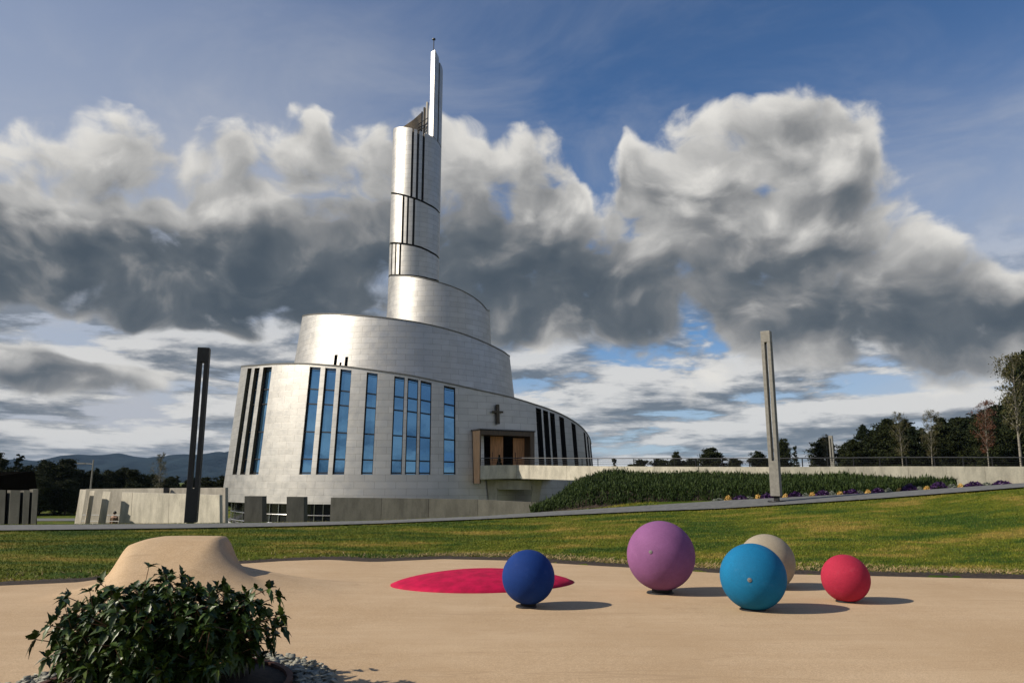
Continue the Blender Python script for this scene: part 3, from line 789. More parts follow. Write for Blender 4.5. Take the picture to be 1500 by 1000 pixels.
b = MB(); A = angles(low.hit(316, 750)[0], low.hit(490, 750)[0], R(2))
for p0, p1 in zip(A[:-1], A[1:]):
    b.hexa([low.pt(p0, -3, .9), low.pt(p1, -3, .9), low.pt(p1, -3, .2), low.pt(p0, -3, .2), low.pt(p0, -2.05, .9), low.pt(p1, -2.05, .9), low.pt(p1, -2.05, .2), low.pt(p0, -2.05, .2)])
b.build('basement_sill', WHITE, church)

# portal: a timber-lined box standing proud of the wall, with two open door leaves
fc = (pf0 + pf1) / 2; nrm = Vector((math.sin(fc), -math.cos(fc), 0)); tan = Vector((math.cos(fc), math.sin(fc), 0))
P0 = base.pt(fc, dz0 + 1.5, .95)
def pl(px, py, dep=0.0):
    d = ray(px, py); o = Vector((0, 0, EYE)); Pq = P0 - nrm * dep
    t = (Pq - o).dot(nrm) / d.dot(nrm); q = o + d * t; return (q - P0).dot(tan), q.z
def pw(u, dep, z): return Vector((P0.x, P0.y, 0)) + tan * u - nrm * dep + Vector((0, 0, z))
uL, zT = pl(703, 629); uR, zT2 = pl(783, 633); zT = (zT + zT2) / 2; zB_ = pl(703, 708)[1]; zD = pl(740, 690)[1]
tw = .34
def ubox(b, u0, u1, d0, d1, z0, z1, mi=0):
    b.hexa([pw(u0, d0, z0), pw(u1, d0, z0), pw(u1, d1, z0), pw(u0, d1, z0), pw(u0, d0, z1), pw(u1, d0, z1), pw(u1, d1, z1), pw(u0, d1, z1)], mi)
k = MB(); zO = pl(740, 637.5)[1]; uOL = uL + .12; uOR = pl(777, 660)[0]
ubox(k, uL, uOL, 0, 3.2, zB_, zT); ubox(k, uOR, uR, 0, 3.0, zD - .4, zT); ubox(k, uOL + .002, uOR - .002, 0, 3.0, zO, zT - .002)
k.build('portal', WOOD, church, bevel=.01)
k = MB(); ubox(k, uL - .06, uR + .06, -.06, 3.0, zT + .002, zT + .10); k.build('portal_capping', DARK, church)
k = MB(); ubox(k, uOL + .01, pl(709.3, 660)[0], .7, .74, zD, zO - .05); k.build('side_pane', GLASS, church)
for a, c, ytop, turn in ((721.5, 737.0, 638.5, .35), (754, 772.3, 641, .25)):
    u0, u1 = pl(a, 660, .9)[0], pl(c, 660, .9)[0]; zt_ = pl(a, ytop, .9)[1]
    k = MB(); k.hexa([pw(u0, .9 + turn, zD), pw(u1, .9, zD), pw(u1 + .02, 1.0, zD), pw(u0 + .02, 1.0 + turn, zD), pw(u0, .9 + turn, zt_), pw(u1, .9, zt_), pw(u1 + .02, 1.0, zt_), pw(u0 + .02, 1.0 + turn, zt_)])
    d_ = k.build('door', DOORW, church)
    k = MB(); k.tube([pw(u0 + .18, .84 + turn, zD + .9), pw(u0 + .18, .84 + turn, zD + 1.6)], .025, 6); k.build('handle', DARK, d_)
# cross on the wall above
f, z0 = base.hit(728, 621); _, z1 = base.hit(728, 592.5); _, zc1 = base.hit(728, 601.5); _, zc2 = base.hit(728, 605.5)
n2 = Vector((math.sin(f), -math.cos(f), 0)); k = MB(); t2 = Vector((math.cos(f), math.sin(f), 0))
def cb(u0, u1, o0, o1, za, zb2):
    g = lambda u, o, z: base.pt(f, z, 0) + n2 * o + t2 * u
    k.hexa([g(u0, o1, za), g(u1, o1, za), g(u1, o0, za), g(u0, o0, za), g(u0, o1, zb2), g(u1, o1, zb2), g(u1, o0, zb2), g(u0, o0, zb2)])
cb(-.13, .13, .1, .30, z0, z1); cb(-.50, .50, .12, .28, zc2 + .04, zc1 - .02)
k.build('cross', BRONZE, church, bevel=.01)

# ------------------------------------------------------------------ entrance ramp: deck, parapet, railing, pier
RP = [(703.5, 681.5, 60.4), (730, 680.8, 61.2), (757, 680.8, 61.9), (775, 681, 61.3), (830, 681.8, 59.0), (900, 682.5, 56.4), (1020, 683.2, 53.6), (1140, 683.5, 51.6), (1330, 682.5, 49.6), (1500, 683, 48.0), (1700, 684, 46.5), (1950, 684, 45)]
rp = [at(*q) for q in RP]; THK = at(768, 681, 58.6).z - at(768, 702, 58.6).z
ramp = thing('entrance_ramp', 'long pale concrete ramp and bridge leading to the timber portal', 'ramp', (rp[4].x, rp[4].y, 0))
def along(P, step):
    out = [P[0]]; 
    for a, c in zip(P[:-1], P[1:]):
        n = max(1, int(round((c - a).length / step))); out += [a + (c - a) * (i / n) for i in range(1, n + 1)]
    return out
bk_ = Vector((.12, 1, 0)).normalized()
RPs = along(rp, 2.6); xg = at(905, 700, 55).x
b = MB()
for a, c in zip(RPs[:-1], RPs[1:]):
    d = (c - a).normalized() * .008; a2, c2 = a + d, c - d
    zb0, zb1 = (a.z - THK, c.z - THK) if a.x < xg else (.2, .2)
    b.hexa([Vector((a2.x, a2.y, zb0)), Vector((c2.x, c2.y, zb1)), Vector((c2.x, c2.y, zb1)) + bk_ * .35, Vector((a2.x, a2.y, zb0)) + bk_ * .35,
            a2, c2, c2 + bk_ * .35, a2 + bk_ * .35])
b.build('parapet', CONCW, ramp)
b = MB()
for a, c in zip(RPs[:-1], RPs[1:]):
    w_ = 6.5
    za, zc = a.z - .62, c.z - .62; lo = .4 if a.x < xg else 1.5
    f_ = lambda p, z, w: Vector((p.x, p.y, z)) + bk_ * w
    b.hexa([f_(a, za - lo, .36), f_(c, zc - lo, .36), f_(c, zc - lo, w_), f_(a, za - lo, w_), f_(a, za, .36), f_(c, zc, .36), f_(c, zc, w_), f_(a, za, w_)])
b.build('deck', CONC, ramp)
for i, p in enumerate(along(rp, 1.7)):
    h = .56
    k = MB(); q = p + bk_ * .18; k.box(q + Vector((0, 0, h / 2)), (.05, .08, h)); k.build('railing_post', DARK, ramp)
k = MB(); k.tube([p + bk_ * .18 + Vector((0, 0, .58)) for p in RPs], .035, 8); k.build('handrail', DULLSTEEL, ramp)
k = MB()
for h in (.14, .28, .42): k.tube([p + bk_ * .18 + Vector((0, 0, h)) for p in RPs], .014, 5)
k.build('railing_wires', DARK, ramp)
def prism(b, pix, Y, thick, mi=0, dx=0.0, slope=0.0, px0=0.0):
    """a flat piece of given outline, standing at depth Y with its own thickness"""
    fr = [at(px, py, Y + (px - px0) * slope) for px, py in pix]; bkp = [p + Vector((dx, thick, 0)) for p in fr]; n = len(fr)
    b.face(fr[::-1], mi) if False else b.face(fr, mi); b.face(bkp[::-1], mi)
    for i in range(n): j = (i + 1) % n; b.face([fr[j], fr[i], bkp[i], bkp[j]], mi)
k = MB(); Yp = 62.3
prism(k, ((713, 702), (733, 702), (728.5, 716), (727.5, 750), (717.5, 750)), Yp, 1.2); prism(k, ((730, 702.5), (778, 703.5), (778, 717), (729, 716.5)), Yp + .05, 1.1)
prism(k, ((776, 702.5), (794, 703), (787.5, 750), (775, 750), (780, 717)), Yp, 1.2)
k.build('pier', CONC, ramp)
cone = thing('potted_conifer', 'small dark conical potted shrub before the left church door leaf', 'potted plant', (at(731.3, 690, 62.0).x, 62.0, at(731.3, 690, 62.0).z - .35))
q = Vector(cone.location)
k = MB(); k.lathe([(1e-3, 0), (.22, 0), (.30, .42), (.26, .42), (.24, .38), (1e-3, .38)], 16, q); k.build('pot', BLACK, cone, weld=True)
g = np.random.default_rng(5); n = 900; hh = g.random(n) ** 1.3; rad = .36 * (1 - hh) * np.sqrt(g.random(n)) + .02; an = g.uniform(0, 6.28, n)
cc = np.stack([rad * np.cos(an), rad * np.sin(an), .42 + hh * 1.25], 1)
def leaf_quads(c, s, g, flat=0.0):
    n = len(c); a = g.normal(size=(n, 3)); a /= np.linalg.norm(a, axis=1)[:, None]; b = g.normal(size=(n, 3)); b -= (b * a).sum(1)[:, None] * a; b /= np.linalg.norm(b, axis=1)[:, None]
    s = np.asarray(s).reshape(-1, 1) * np.ones((n, 1)); a = a * s; b = b * s * .5
    V = np.concatenate([c - a, c + b - a * .1, c + a, c - b - a * .1]); i = np.arange(n)
    return V, np.stack([i, i + n, i + 2 * n, i + 3 * n], 1)
V, Fq = leaf_quads(cc, .07, g); o = fast_mesh('foliage', V, Fq, L_PINE, cone)

# ------------------------------------------------------------------ concrete walls and columns in front of the church
for px0, px1, yt, lab in ((358.3, 384, 726.2, 'grey concrete pier in front of the basement glazing, nearer the left end'), (420, 445, 727.2, 'grey concrete pier in front of the basement glazing, beside the long wall')):
    g_ = MB(); prism(g_, ((px0, yt), (px1, yt + .3), (px1 - .3, 790), (px0 - 1.2, 790)), 54.5, 1.0)
    tag(g_.build('concrete_pier', CONCD, bevel=.02), lab, 'pier', 'concrete piers before the basement')
wall = thing('retaining_wall', 'long low grey concrete wall below the church and beside the juniper bank', 'wall', (at(600, 740, 53).x, 53, -2.4))
P = [(484.5, 728.4, 54.5), (559, 729, 54.1), (628, 729.9, 53.6), (700, 731.2, 52.8), (790, 735.5, 51.2)]
for a, c in zip(P[:-1], P[1:]):
    A_, B_ = at(*a), at(*c); d = (B_ - A_).normalized() * .012; A_, B_ = A_ + d, B_ - d; k = MB(); bb = Vector((0, .4, 0))
    k.hexa([Vector((A_.x, A_.y, -2.8)), Vector((B_.x, B_.y, -2.8)), Vector((B_.x, B_.y, -2.8)) + bb, Vector((A_.x, A_.y, -2.8)) + bb, A_, B_, B_ + bb, A_ + bb])
    k.build('wall_panel', CONCD, wall)

# ------------------------------------------------------------------ annex of leaning slabs to the left
annex = thing('annex', 'low pale concrete annex of leaning slabs left of the church', 'building', (at(240, 760, 47).x, 47, -2.4))
for px, Yq, th in ((((117.4, 716.3), (126.6, 716.6), (112.5, 800), (103.5, 800)), 47.6, .45), (((131.8, 718.2), (138.6, 718.5), (126, 800), (118, 800)), 48.0, .45),
                   (((151, 719.3), (161.8, 719.8), (149, 800), (137, 800)), 48.4, .45)):
    k = MB(); prism(k, px, Yq, .30, slope=-.035, px0=px[0][0], dx=-.15); k.build('slab', CONCW, annex, bevel=.015)
for pix, Yq in ((((179, 720.4), (193.8, 720.9), (189, 800), (170, 800)), 48.6), (((194.3, 720.9), (247.6, 722.4), (245.8, 800), (189.5, 800)), 48.6), (((248, 722.4), (321.5, 724.6), (322.2, 800), (246.2, 800)), 48.6)):
    k = MB(); prism(k, pix, Yq, .45, slope=-.031, px0=179); k.build('slab', CONCW, annex, bevel=.015)
k = MB(); prism(k, ((125, 715.8), (200, 715.0), (240, 714.6), (330, 713.8), (330, 800), (110, 800)), 53.0, .5, slope=-.02, px0=125); k.build('back_wall', CONC, annex)
k = MB(); prism(k, ((239.5, 714.2), (246.5, 714.2), (246.3, 722), (239.3, 722)), 50.2, .2); k.build('vent', DARK, annex)
k = MB()
for y in (754.3, 763.2): k.tube([at(116, y - .3, 48.9), at(185, y, 49.3)], .035, 6)
k.build('railing', WHITE, annex)
k = MB(); prism(k, ((150, 766), (176, 766), (174, 800), (148, 800)), 51.0, .3); k.build('bench_block', DARK, annex)

# ------------------------------------------------------------------ dark timber pavilion at the left edge
pav = thing('pavilion', 'dark timber pavilion with concrete base slabs at the left edge', 'building', (at(10, 760, 39).x, 39, -1.2))
k = MB(); prism(k, ((-160, 706), (0, 696.5), (40, 690.8), (50.5, 690.2), (54.5, 717), (54, 778), (-160, 778)), 39.4, 8.0, dx=-13.0); k.build('timber_wall', TIMBERD, pav)
for pix in (((-60, 717), (-10, 717), (-14, 778), (-64, 778)), ((-6, 717.3), (8.5, 717.4), (5.5, 778), (-10, 778)), ((15.5, 717.6), (30, 717.8), (26.5, 778), (12, 778)), ((35, 718), (43.8, 717.8), (40.5, 778), (32.5, 778)), ((48.3, 716.5), (56.2, 715.8), (52.2, 778), (45, 778))):
    k = MB(); prism(k, pix, 38.6, .5, dx=-.5); k.build('base_slab', CONCD, pav, bevel=.01)

# ------------------------------------------------------------------ street lamp by the far road
q = at(130.3, 738, 76); lt = at(130.3, 673, 76).z; sl_ = thing('street_lamp', 'thin grey street lamp with a side arm before the far wood', 'street lamp', (q.x, 76, float(ground_z(q.x, 76))))
k = MB(); k.tube([(q.x, 76, sl_.location.z), (q.x, 76, lt)], [.11, .06], 8); k.build('pole', COLUMN, sl_)
e = at(119.5, 678.6, 76); k = MB(); k.tube([(q.x, 76, e.z - .05), (e.x + .3, 76, e.z)], .045, 6); k.build('arm', COLUMN, sl_)
k = MB(); k.box((e.x, 76, e.z), (.8, .26, .12)); k.build('lamp_head', COLUMN, sl_, bevel=.02)

# ------------------------------------------------------------------ person behind the annex railing
def person():
    hd = at(168, 751.3, 50.2); gz = hd.z - 1.58
    g = thing('person', 'person with dark hair in a brown jacket standing behind the annex railing', 'person', (hd.x, 50.2, gz))
    def skin(name, V, E_, Rr, material, root):
        me = bpy.data.meshes.new(name); me.from_pydata(V, E_, []); me.materials.append(material)
        o = bpy.data.objects.new(name, me); C.objects.link(o); o.parent = g
        m = o.modifiers.new('skin', 'SKIN'); o.modifiers.new('sub', 'SUBSURF').levels = 1
        sv_ = me.skin_vertices[0].data
        for i, r in enumerate(Rr): sv_[i].radius = (r, r)
        sv_[root].use_root = True; return o
    V = [(0, 0, .92), (0, 0, 1.15), (0, 0, 1.36), (0, 0, 1.45), (0, -.01, 1.55), (0, 0, 1.66),
         (-.18, 0, 1.34), (-.23, .02, 1.07), (-.19, -.08, .84), (.18, 0, 1.34), (.23, .02, 1.07), (.19, -.08, .84),
         (-.09, 0, .86), (-.10, 0, .48), (-.10, .02, .08), (-.10, -.12, .04), (.09, 0, .86), (.10, 0, .48), (.10, .02, .08), (.10, -.12, .04)]
    E_ = [(0, 1), (1, 2), (2, 3), (3, 4), (4, 5), (2, 6), (6, 7), (7, 8), (2, 9), (9, 10), (10, 11), (0, 12), (12, 13), (13, 14), (14, 15), (0, 16), (16, 17), (17, 18), (18, 19)]
    Rr = [.13, .12, .13, .05, .085, .085, .06, .045, .03, .06, .045, .03, .085, .06, .045, .035, .085, .06, .045, .035]
    skin('body', V, E_, Rr, m_plain('skin', (.42, .25, .17), .6), 0)
    skin('jacket', [(0, 0, .86), (0, 0, 1.15), (0, 0, 1.36), (-.18, 0, 1.34), (-.23, .02, 1.07), (-.20, -.06, .90), (.18, 0, 1.34), (.23, .02, 1.07), (.20, -.06, .90)],
         [(0, 1), (1, 2), (2, 3), (3, 4), (4, 5), (2, 6), (6, 7), (7, 8)], [.155, .145, .15, .075, .062, .05, .075, .062, .05], m_plain('brown_jacket', (.16, .10, .06), .8), 1)
    skin('trousers', [(0, 0, .90), (-.09, 0, .84), (-.10, 0, .48), (-.10, .02, .10), (.09, 0, .84), (.10, 0, .48), (.10, .02, .10)],
         [(0, 1), (1, 2), (2, 3), (0, 4), (4, 5), (5, 6)], [.14, .10, .075, .062, .10, .075, .062], m_plain('dark_trousers', (.02, .02, .025), .8), 0)
    b = MB(); b.lathe([(max(1e-3, .112 * math.sin(t)), 1.60 + .125 * math.cos(t)) for t in np.linspace(0, 2.0, 12)], 18, (0, .02, 0))
    h = b.build('hair', m_plain('dark_hair', (.015, .011, .009), .6), None, True, weld=True); h.parent = g
person()

# ------------------------------------------------------------------ juniper bank and flower bed
bed_f = [(752, 753.0), (780, 745.5), (830, 742), (860, 739), (890, 736.3), (960, 733), (1040, 730), (1100, 727.5), (1200, 723.5), (1300, 718.5), (1405, 712)]
bed_t = [(776, 747.5), (790, 741), (815, 727), (840, 709), (860, 697.5), (880, 691.5), (920, 692), (960, 693.5), (1040, 694.5), (1140, 697.5), (1240, 698), (1290, 702), (1400, 709)]
n_u, n_w = 150, 16
pxs = np.linspace(778, 1400, n_u); V = []
fy_ = np.interp(pxs, [p[0] for p in bed_f], [p[1] for p in bed_f]); ty_ = np.interp(pxs, [p[0] for p in bed_t], [p[1] for p in bed_t])
for j in range(n_w):
    w = j / (n_w - 1)
    for i in range(n_u):
        x0 = at(pxs[i], fy_[i], 31).x; Yf = float(PB(x0)[0]) + np.interp(pxs[i], [780, 900, 1060, 1400], [4.0, 2.2, .95, .75])
        a = at(pxs[i], fy_[i], Yf); Yt = np.interp(pxs[i], [780, 880, 1000, 1250, 1400], [39.5, 38.5, 37, 34.5, 31]); c = at(pxs[i], ty_[i] + 4.5, Yt)
        s = .35 * sstep(0, .12, w) + .65 * w if w > 0 else 0
        V.append((a.x + (c.x - a.x) * w, Yf + (Yt - Yf) * w, (a.z - .15) + (c.z - a.z + .15) * float(min(1, s))))
V = np.array(V); i = (np.arange(n_u - 1)[None, :] + n_u * np.arange(n_w - 1)[:, None]).ravel()
Fb = np.stack([i, i + 1, i + n_u + 1, i + n_u], 1)
# close the back of the bank down to the ground
back = V[-n_u:].copy(); back[:, 1] += 1.2; back[:, 2] -= 1.4
V2 = np.concatenate([V, back]); k0 = (n_w - 1) * n_u + np.arange(n_u - 1)
Fb = np.concatenate([Fb, np.stack([k0, k0 + 1, len(V) + np.arange(n_u - 1) + 1, len(V) + np.arange(n_u - 1)], 1)])
bank = fast_mesh('juniper_bank', V2, Fb, SOIL, smooth=True); struct(bank, 'dark soil bank under the juniper shrubs', 'bank')
g = np.random.default_rng(8); n = 26000
u = g.random(n) * (n_u - 1.001); w = g.random(n) ** .9 * (n_w - 1.001); iu, iw = u.astype(int), w.astype(int); fu, fw = (u - iu)[:, None], (w - iw)[:, None]
Vg = V.reshape(n_w, n_u, 3); Pn = (Vg[iw, iu] * (1 - fu) + Vg[iw, iu + 1] * fu) * (1 - fw) + (Vg[iw + 1, iu] * (1 - fu) + Vg[iw + 1, iu + 1] * fu) * fw
clump = .5 + .5 * np.sin(Pn[:, 0] * 2.3 + np.sin(Pn[:, 1] * 1.7) * 2) * np.sin(Pn[:, 1] * 2.1 + Pn[:, 0] * .6)
hh = g.uniform(.10, .26, n) + .16 * clump + (g.random(n) > .93) * .14
# each spray: a leaning stem set about with five narrow needle blades
VV, FF = [], []; tot = 0
lean = g.normal(0, .22, (n, 2))
for r in range(6):
    f0 = r / 6 * .8; base_p = Pn + np.stack([lean[:, 0] * hh * f0, lean[:, 1] * hh * f0, hh * f0], 1)
    a = g.uniform(0, 6.28, n); L = hh * g.uniform(.35, .6, n) * (1.05 - f0 * .6); up = g.uniform(.75, 1.3, n)
    tip = base_p + np.stack([np.cos(a) * L * .38, np.sin(a) * L * .38, L * up], 1); sd = np.stack([-np.sin(a), np.cos(a), 0 * a], 1) * (.013 + .010 * g.random(n))[:, None]
    midp = (base_p + tip) / 2 + np.array([0, 0, -.01])
    VV += [base_p, midp + sd, tip, midp - sd]; q = np.arange(n); FF.append(np.stack([q + tot, q + tot + n, q + tot + 2 * n, q + tot + 3 * n], 1)); tot += 4 * n
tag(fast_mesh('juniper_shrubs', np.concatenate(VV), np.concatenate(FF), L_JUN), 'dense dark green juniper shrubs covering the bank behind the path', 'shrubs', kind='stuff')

def clump_mesh(name, kind, seed):
    g = np.random.default_rng(seed); n = 420
    a = g.uniform(0, 6.28, n); r = np.sqrt(g.random(n)); z = (1 - r * r) * g.uniform(.55, 1.05, n)
    c = np.stack([r * np.cos(a) * .5, r * np.sin(a) * .5, z * .5 + .02], 1)
    return leaf_quads(c, g.uniform(.06, .12, n), g)
def flower(kind, px, py, w_px, h_px, label, cat, seed):
    x0 = at(px, py, 29).x; Y = float(PB(x0)[0]) + .42; p = at(px, py, Y); z = float(ground_z(p.x, Y)) - .02; W = w_px / F * Y; H = h_px / F * Y
    nm, m_pet = {'purple': ('purple_flowers', L_PURP), 'yellow': ('yellow_flowers', L_YEL), 'grey': ('grey_shrub', L_GREY)}[kind]
    t = thing(nm, label, cat, (p.x, Y, z), 'bedding plants along the path')
    V, Fq = clump_mesh(nm, kind, seed); V = V * np.array([W, W * .8, H * 2])
    if kind == 'grey': fast_mesh('foliage', V, Fq, L_GREY, t)
    else:
        Vl = V * np.array([1.0, 1.0, .85 if kind == 'purple' else .7]); n4 = len(V) // 4
        keep = np.random.default_rng(seed + 1).random(len(Fq)) < (.85 if kind == 'purple' else .80)
        fast_mesh('petals', V, Fq[keep], m_pet, t); fast_mesh('foliage', Vl, Fq[~keep][:: 1 if kind == 'yellow' else 1], L_PURP if kind == 'purplex' else L_BROAD, t)
FL = [('grey', 1052, 732.5, 20, 6), ('yellow', 1067, 732, 15, 11), ('purple', 1085, 730.5, 24, 9), ('grey', 1098, 731, 16, 6), ('yellow', 1111, 729.5, 15, 10), ('purple', 1124, 729, 24, 10),
      ('yellow', 1151, 727.5, 13, 9), ('purple', 1165, 727, 24, 10), ('grey', 1180, 726.5, 14, 7), ('yellow', 1190, 725.5, 16, 9), ('purple', 1205, 725, 25, 10), ('grey', 1219, 724.5, 13, 8), ('yellow', 1231, 723.5, 14, 9), ('purple', 1247, 723, 26, 10),
      ('grey', 1259, 722, 14, 7), ('yellow', 1272, 721, 15, 9), ('purple', 1286, 720.5, 22, 10), ('grey', 1301, 720, 15, 8), ('yellow', 1318, 719, 15, 9), ('purple', 1333, 718.5, 26, 12), ('grey', 1347, 717.5, 13, 8), ('yellow', 1358, 716.5, 15, 9),
      ('purple', 1376, 716, 28, 13), ('grey', 1394, 715, 16, 8), ('yellow', 1408, 714, 13, 10), ('purple', 1428, 713, 32, 10), ('grey', 1446, 712.5, 18, 7), ('purple', 1468, 711, 30, 9)]
cnt = {}
for j, (kd, px, py, w_, h_) in enumerate(FL):
    side = 'left' if px < 1138 else 'right'; key = (kd, side); idx = cnt[key] = cnt.get(key, -1) + 1
    tot_ = sum(1 for q in FL if q[0] == kd and ((q[1] < 1138) == (px < 1138)))
    k_ = (tot_ - 1 - idx) if side == 'left' else idx
    nmk = {'purple': 'deep purple flower clump', 'yellow': 'yellow flower clump', 'grey': 'grey-green shrub'}[kd]
    flower(kd, px, py, w_ * (.8 if kd == 'yellow' else 1), h_ * (.72 if kd == 'yellow' else .85), f'{nmk} by the path, {ordn(k_)} of its colour {side} of the light column', {'grey': 'shrub'}.get(kd, 'flowers'), 100 + j)

# ------------------------------------------------------------------ planter ring with a leafy shrub in the foreground
pc = gnd(236, 1016); PR = 1.0
ring = thing('planter_ring', 'rusty red-brown planter ring filled with dark soil', 'planter', (pc.x, pc.y, 0))
RUST = m_plain('rusty_steel', (.075, .026, .015), .8, .1, .4, 12, .3)
k = MB(); k.lathe([(PR, -.05), (PR, .075), (PR - .05, .075), (PR - .05, .0)], 72, pc); k.build('rim', RUST, ring, weld=True)
k = MB(); k.lathe([(PR - .051, .045), (PR * .6, .08), (1e-3, .10)], 48, pc); k.build('soil', SOIL, ring, True, weld=True)
g = np.random.default_rng(21); n = 2600; VV, FF = [], []; tot = 0
cube = np.array([(-1, -1, -1), (1, -1, -1), (1, 1, -1), (-1, 1, -1), (-1, -1, 1), (1, -1, 1), (1, 1, 1), (-1, 1, 1)], float)
cf = np.array([(3, 2, 1, 0), (4, 5, 6, 7), (0, 1, 5, 4), (1, 2, 6, 5), (2, 3, 7, 6), (3, 0, 4, 7)])
for _ in range(n):
    a = g.uniform(0, 6.28); r = g.uniform(PR + .02, PR + .34); sz = g.uniform(.012, .028); s3 = np.array([sz * g.uniform(.8, 1.7), sz, sz * g.uniform(.15, .35)])
    v = cube * s3 * (1 + g.normal(0, .16, (8, 3))); t1, t2 = g.uniform(0, 6.28), g.normal(0, .35)
    cz, sn = math.cos(t1), math.sin(t1); v = v @ np.array([[1, 0, 0], [0, math.cos(t2), -math.sin(t2)], [0, math.sin(t2), math.cos(t2)]]).T @ np.array([[cz, -sn, 0], [sn, cz, 0], [0, 0, 1]]).T
    v += np.array([pc.x + r * math.cos(a), pc.y + r * math.sin(a), .012 + g.uniform(0, .035)]); VV.append(v); FF.append(cf + tot); tot += 8
tag(fast_mesh('slate_chips', np.concatenate(VV), np.concatenate(FF), m_leaf('grey_slate', (.15, .15, .125), (.33, .32, .26), .9)), 'grey slate chips laid round the planter ring', 'stone chips', kind='stuff')

def bush():
    g = np.random.default_rng(33); t = thing('leafy_shrub', 'dark glossy leafy shrub in the foreground planter ring', 'shrub', (pc.x, pc.y, .08))
    st = MB(); LV, LF = [], []; tot = [0]
    def leaf(p, d, L, roll):
        d = d / np.linalg.norm(d); up = np.array([0, 0, 1.0]); s = np.cross(d, up); s = s / (np.linalg.norm(s) + 1e-6); nn = np.cross(s, d)
        s, nn = s * math.cos(roll) + nn * math.sin(roll), nn * math.cos(roll) - s * math.sin(roll)
        W = L * g.uniform(.22, .36); prof = ((0, .0), (.16, .62), (.30, 1.0), (.40, .62), (.58, .80), (.70, .42), (1.0, 0))
        dr = g.uniform(.12, .45) * L; mid, lft, rgt = [], [], []
        for f, w in prof:
            c = p + d * L * f - np.array([0, 0, 1]) * dr * f * f
            mid.append(c); lft.append(c + s * W * w + nn * W * w * .38); rgt.append(c - s * W * w + nn * W * w * .38)
        k = tot[0]; n = len(prof); LV.extend(lft + mid + rgt); tot[0] += 3 * n
        for i in range(n - 1):
            LF.append((k + i, k + i + 1, k + n + i + 1, k + n + i)); LF.append((k + n + i, k + n + i + 1, k + 2 * n + i + 1, k + 2 * n + i))
    def whorl(p, d, n, L):
        d = d / np.linalg.norm(d); a0 = g.uniform(0, 6.28); e1 = np.cross(d, [.3, .2, .9]); e1 /= np.linalg.norm(e1); e2 = np.cross(d, e1)
        for j in range(n):
            a = a0 + j * 6.283 / n + g.normal(0, .25); o = e1 * math.cos(a) + e2 * math.sin(a)
            leaf(p, o * g.uniform(.75, 1.0) + d * g.uniform(.1, .75), L * g.uniform(.65, 1.15), g.normal(0, .35))
    n_st = 105
    for i in range(n_st):
        a = g.uniform(0, 6.283); rr_ = math.sqrt(g.random()); b0 = np.array([math.cos(a) * rr_ * .45, math.sin(a) * rr_ * .40, 0])
        spread = rr_ * g.uniform(.62, 1.10)
        prof_h = .72 * math.sqrt(max(.06, 1 - (spread * .93) ** 2)) * g.uniform(.62, 1.0) * (1.0 + .22 * math.sin(a * 3 + 1.2) * spread + .18 * math.sin(a * 7.0) - .16 * math.cos(a) * spread)
        # taller to the left and centre, loose arching shoots at the right
        ex = np.array([math.cos(a) * spread * 1.12, math.sin(a) * spread * .92, prof_h])
        pts = []
        for f in np.linspace(0, 1, 6):
            q = b0 + (ex - b0) * np.array([f ** 1.35, f ** 1.35, f ** .8]) ; q = q + np.append(g.normal(0, .02, 2), 0); pts.append(q)
        st.tube([tuple(q) for q in pts], [.012, .010, .009, .007, .006, .004], 5)
        for f in range(2, 6):
            d = pts[f] - pts[f - 1]; whorl(pts[f], d + np.array([0, 0, .02]), 7 if f == 5 else 6, .165 if f > 3 else .14)
            for _ in range(2):
                br = d / np.linalg.norm(d) * .10 + g.normal(0, .085, 3) + np.array([0, 0, .02]); q = pts[f] + br; st.tube([tuple(pts[f]), tuple(q)], .004, 4)
                whorl(q, br, 6, .125)
    # wandering shoots that break the outline
    SZ = .80
    for tx, ty, tz in ((1.00, .1, .66), (.86, -.1, .86), (1.08, .0, .50), (.98, -.25, .62), (.62, -.1, .96), (-.95, -.2, .58), (-1.04, 0, .40), (-.75, .1, .80), (.30, 0, 1.0), (-.25, 0, 1.03), (-.42, .1, .98), (.48, .2, .98), (.1, -.2, .98), (-.6, -.1, .90), (.78, .1, .80), (-.98, -.1, .92), (-.82, .2, 1.02), (.98, .1, .98), (1.18, -.1, .72), (1.15, .05, .58), (1.05, .2, .88), (-1.2, -.2, .50)):
        e = np.array([tx, ty, tz * SZ]); pts = [e * np.array([f ** 1.5, f ** 1.5, f ** .7]) for f in np.linspace(0, 1, 8)]; st.tube([tuple(q) for q in pts], [.012, .011, .01, .009, .008, .007, .005, .004], 5)
        for f in range(4, 8): whorl(pts[f], pts[f] - pts[f - 1], 7 if f == 7 else 5, .14)
    for i in range(70):
        a = g.uniform(0, 6.283); e = np.array([math.cos(a) * g.uniform(.6, 1.02), math.sin(a) * g.uniform(.6, .95), g.uniform(.08, .34)])
        pts = [e * np.array([f, f, f ** .6]) + np.array([0, 0, .10 * math.sin(math.pi * f)]) for f in np.linspace(0.1, 1, 6)]; st.tube([tuple(q) for q in pts], [.010, .009, .008, .006, .005, .004], 5)
        for f in range(2, 6): whorl(pts[f], pts[f] - pts[f - 1], 6, .14)
    o = st.build('stems', L_STEM); o.parent = t
    fast_mesh('leaves', np.array(LV), np.array(LF), L_BUSH, t); t.scale = (.79, .79, .90)
bush()

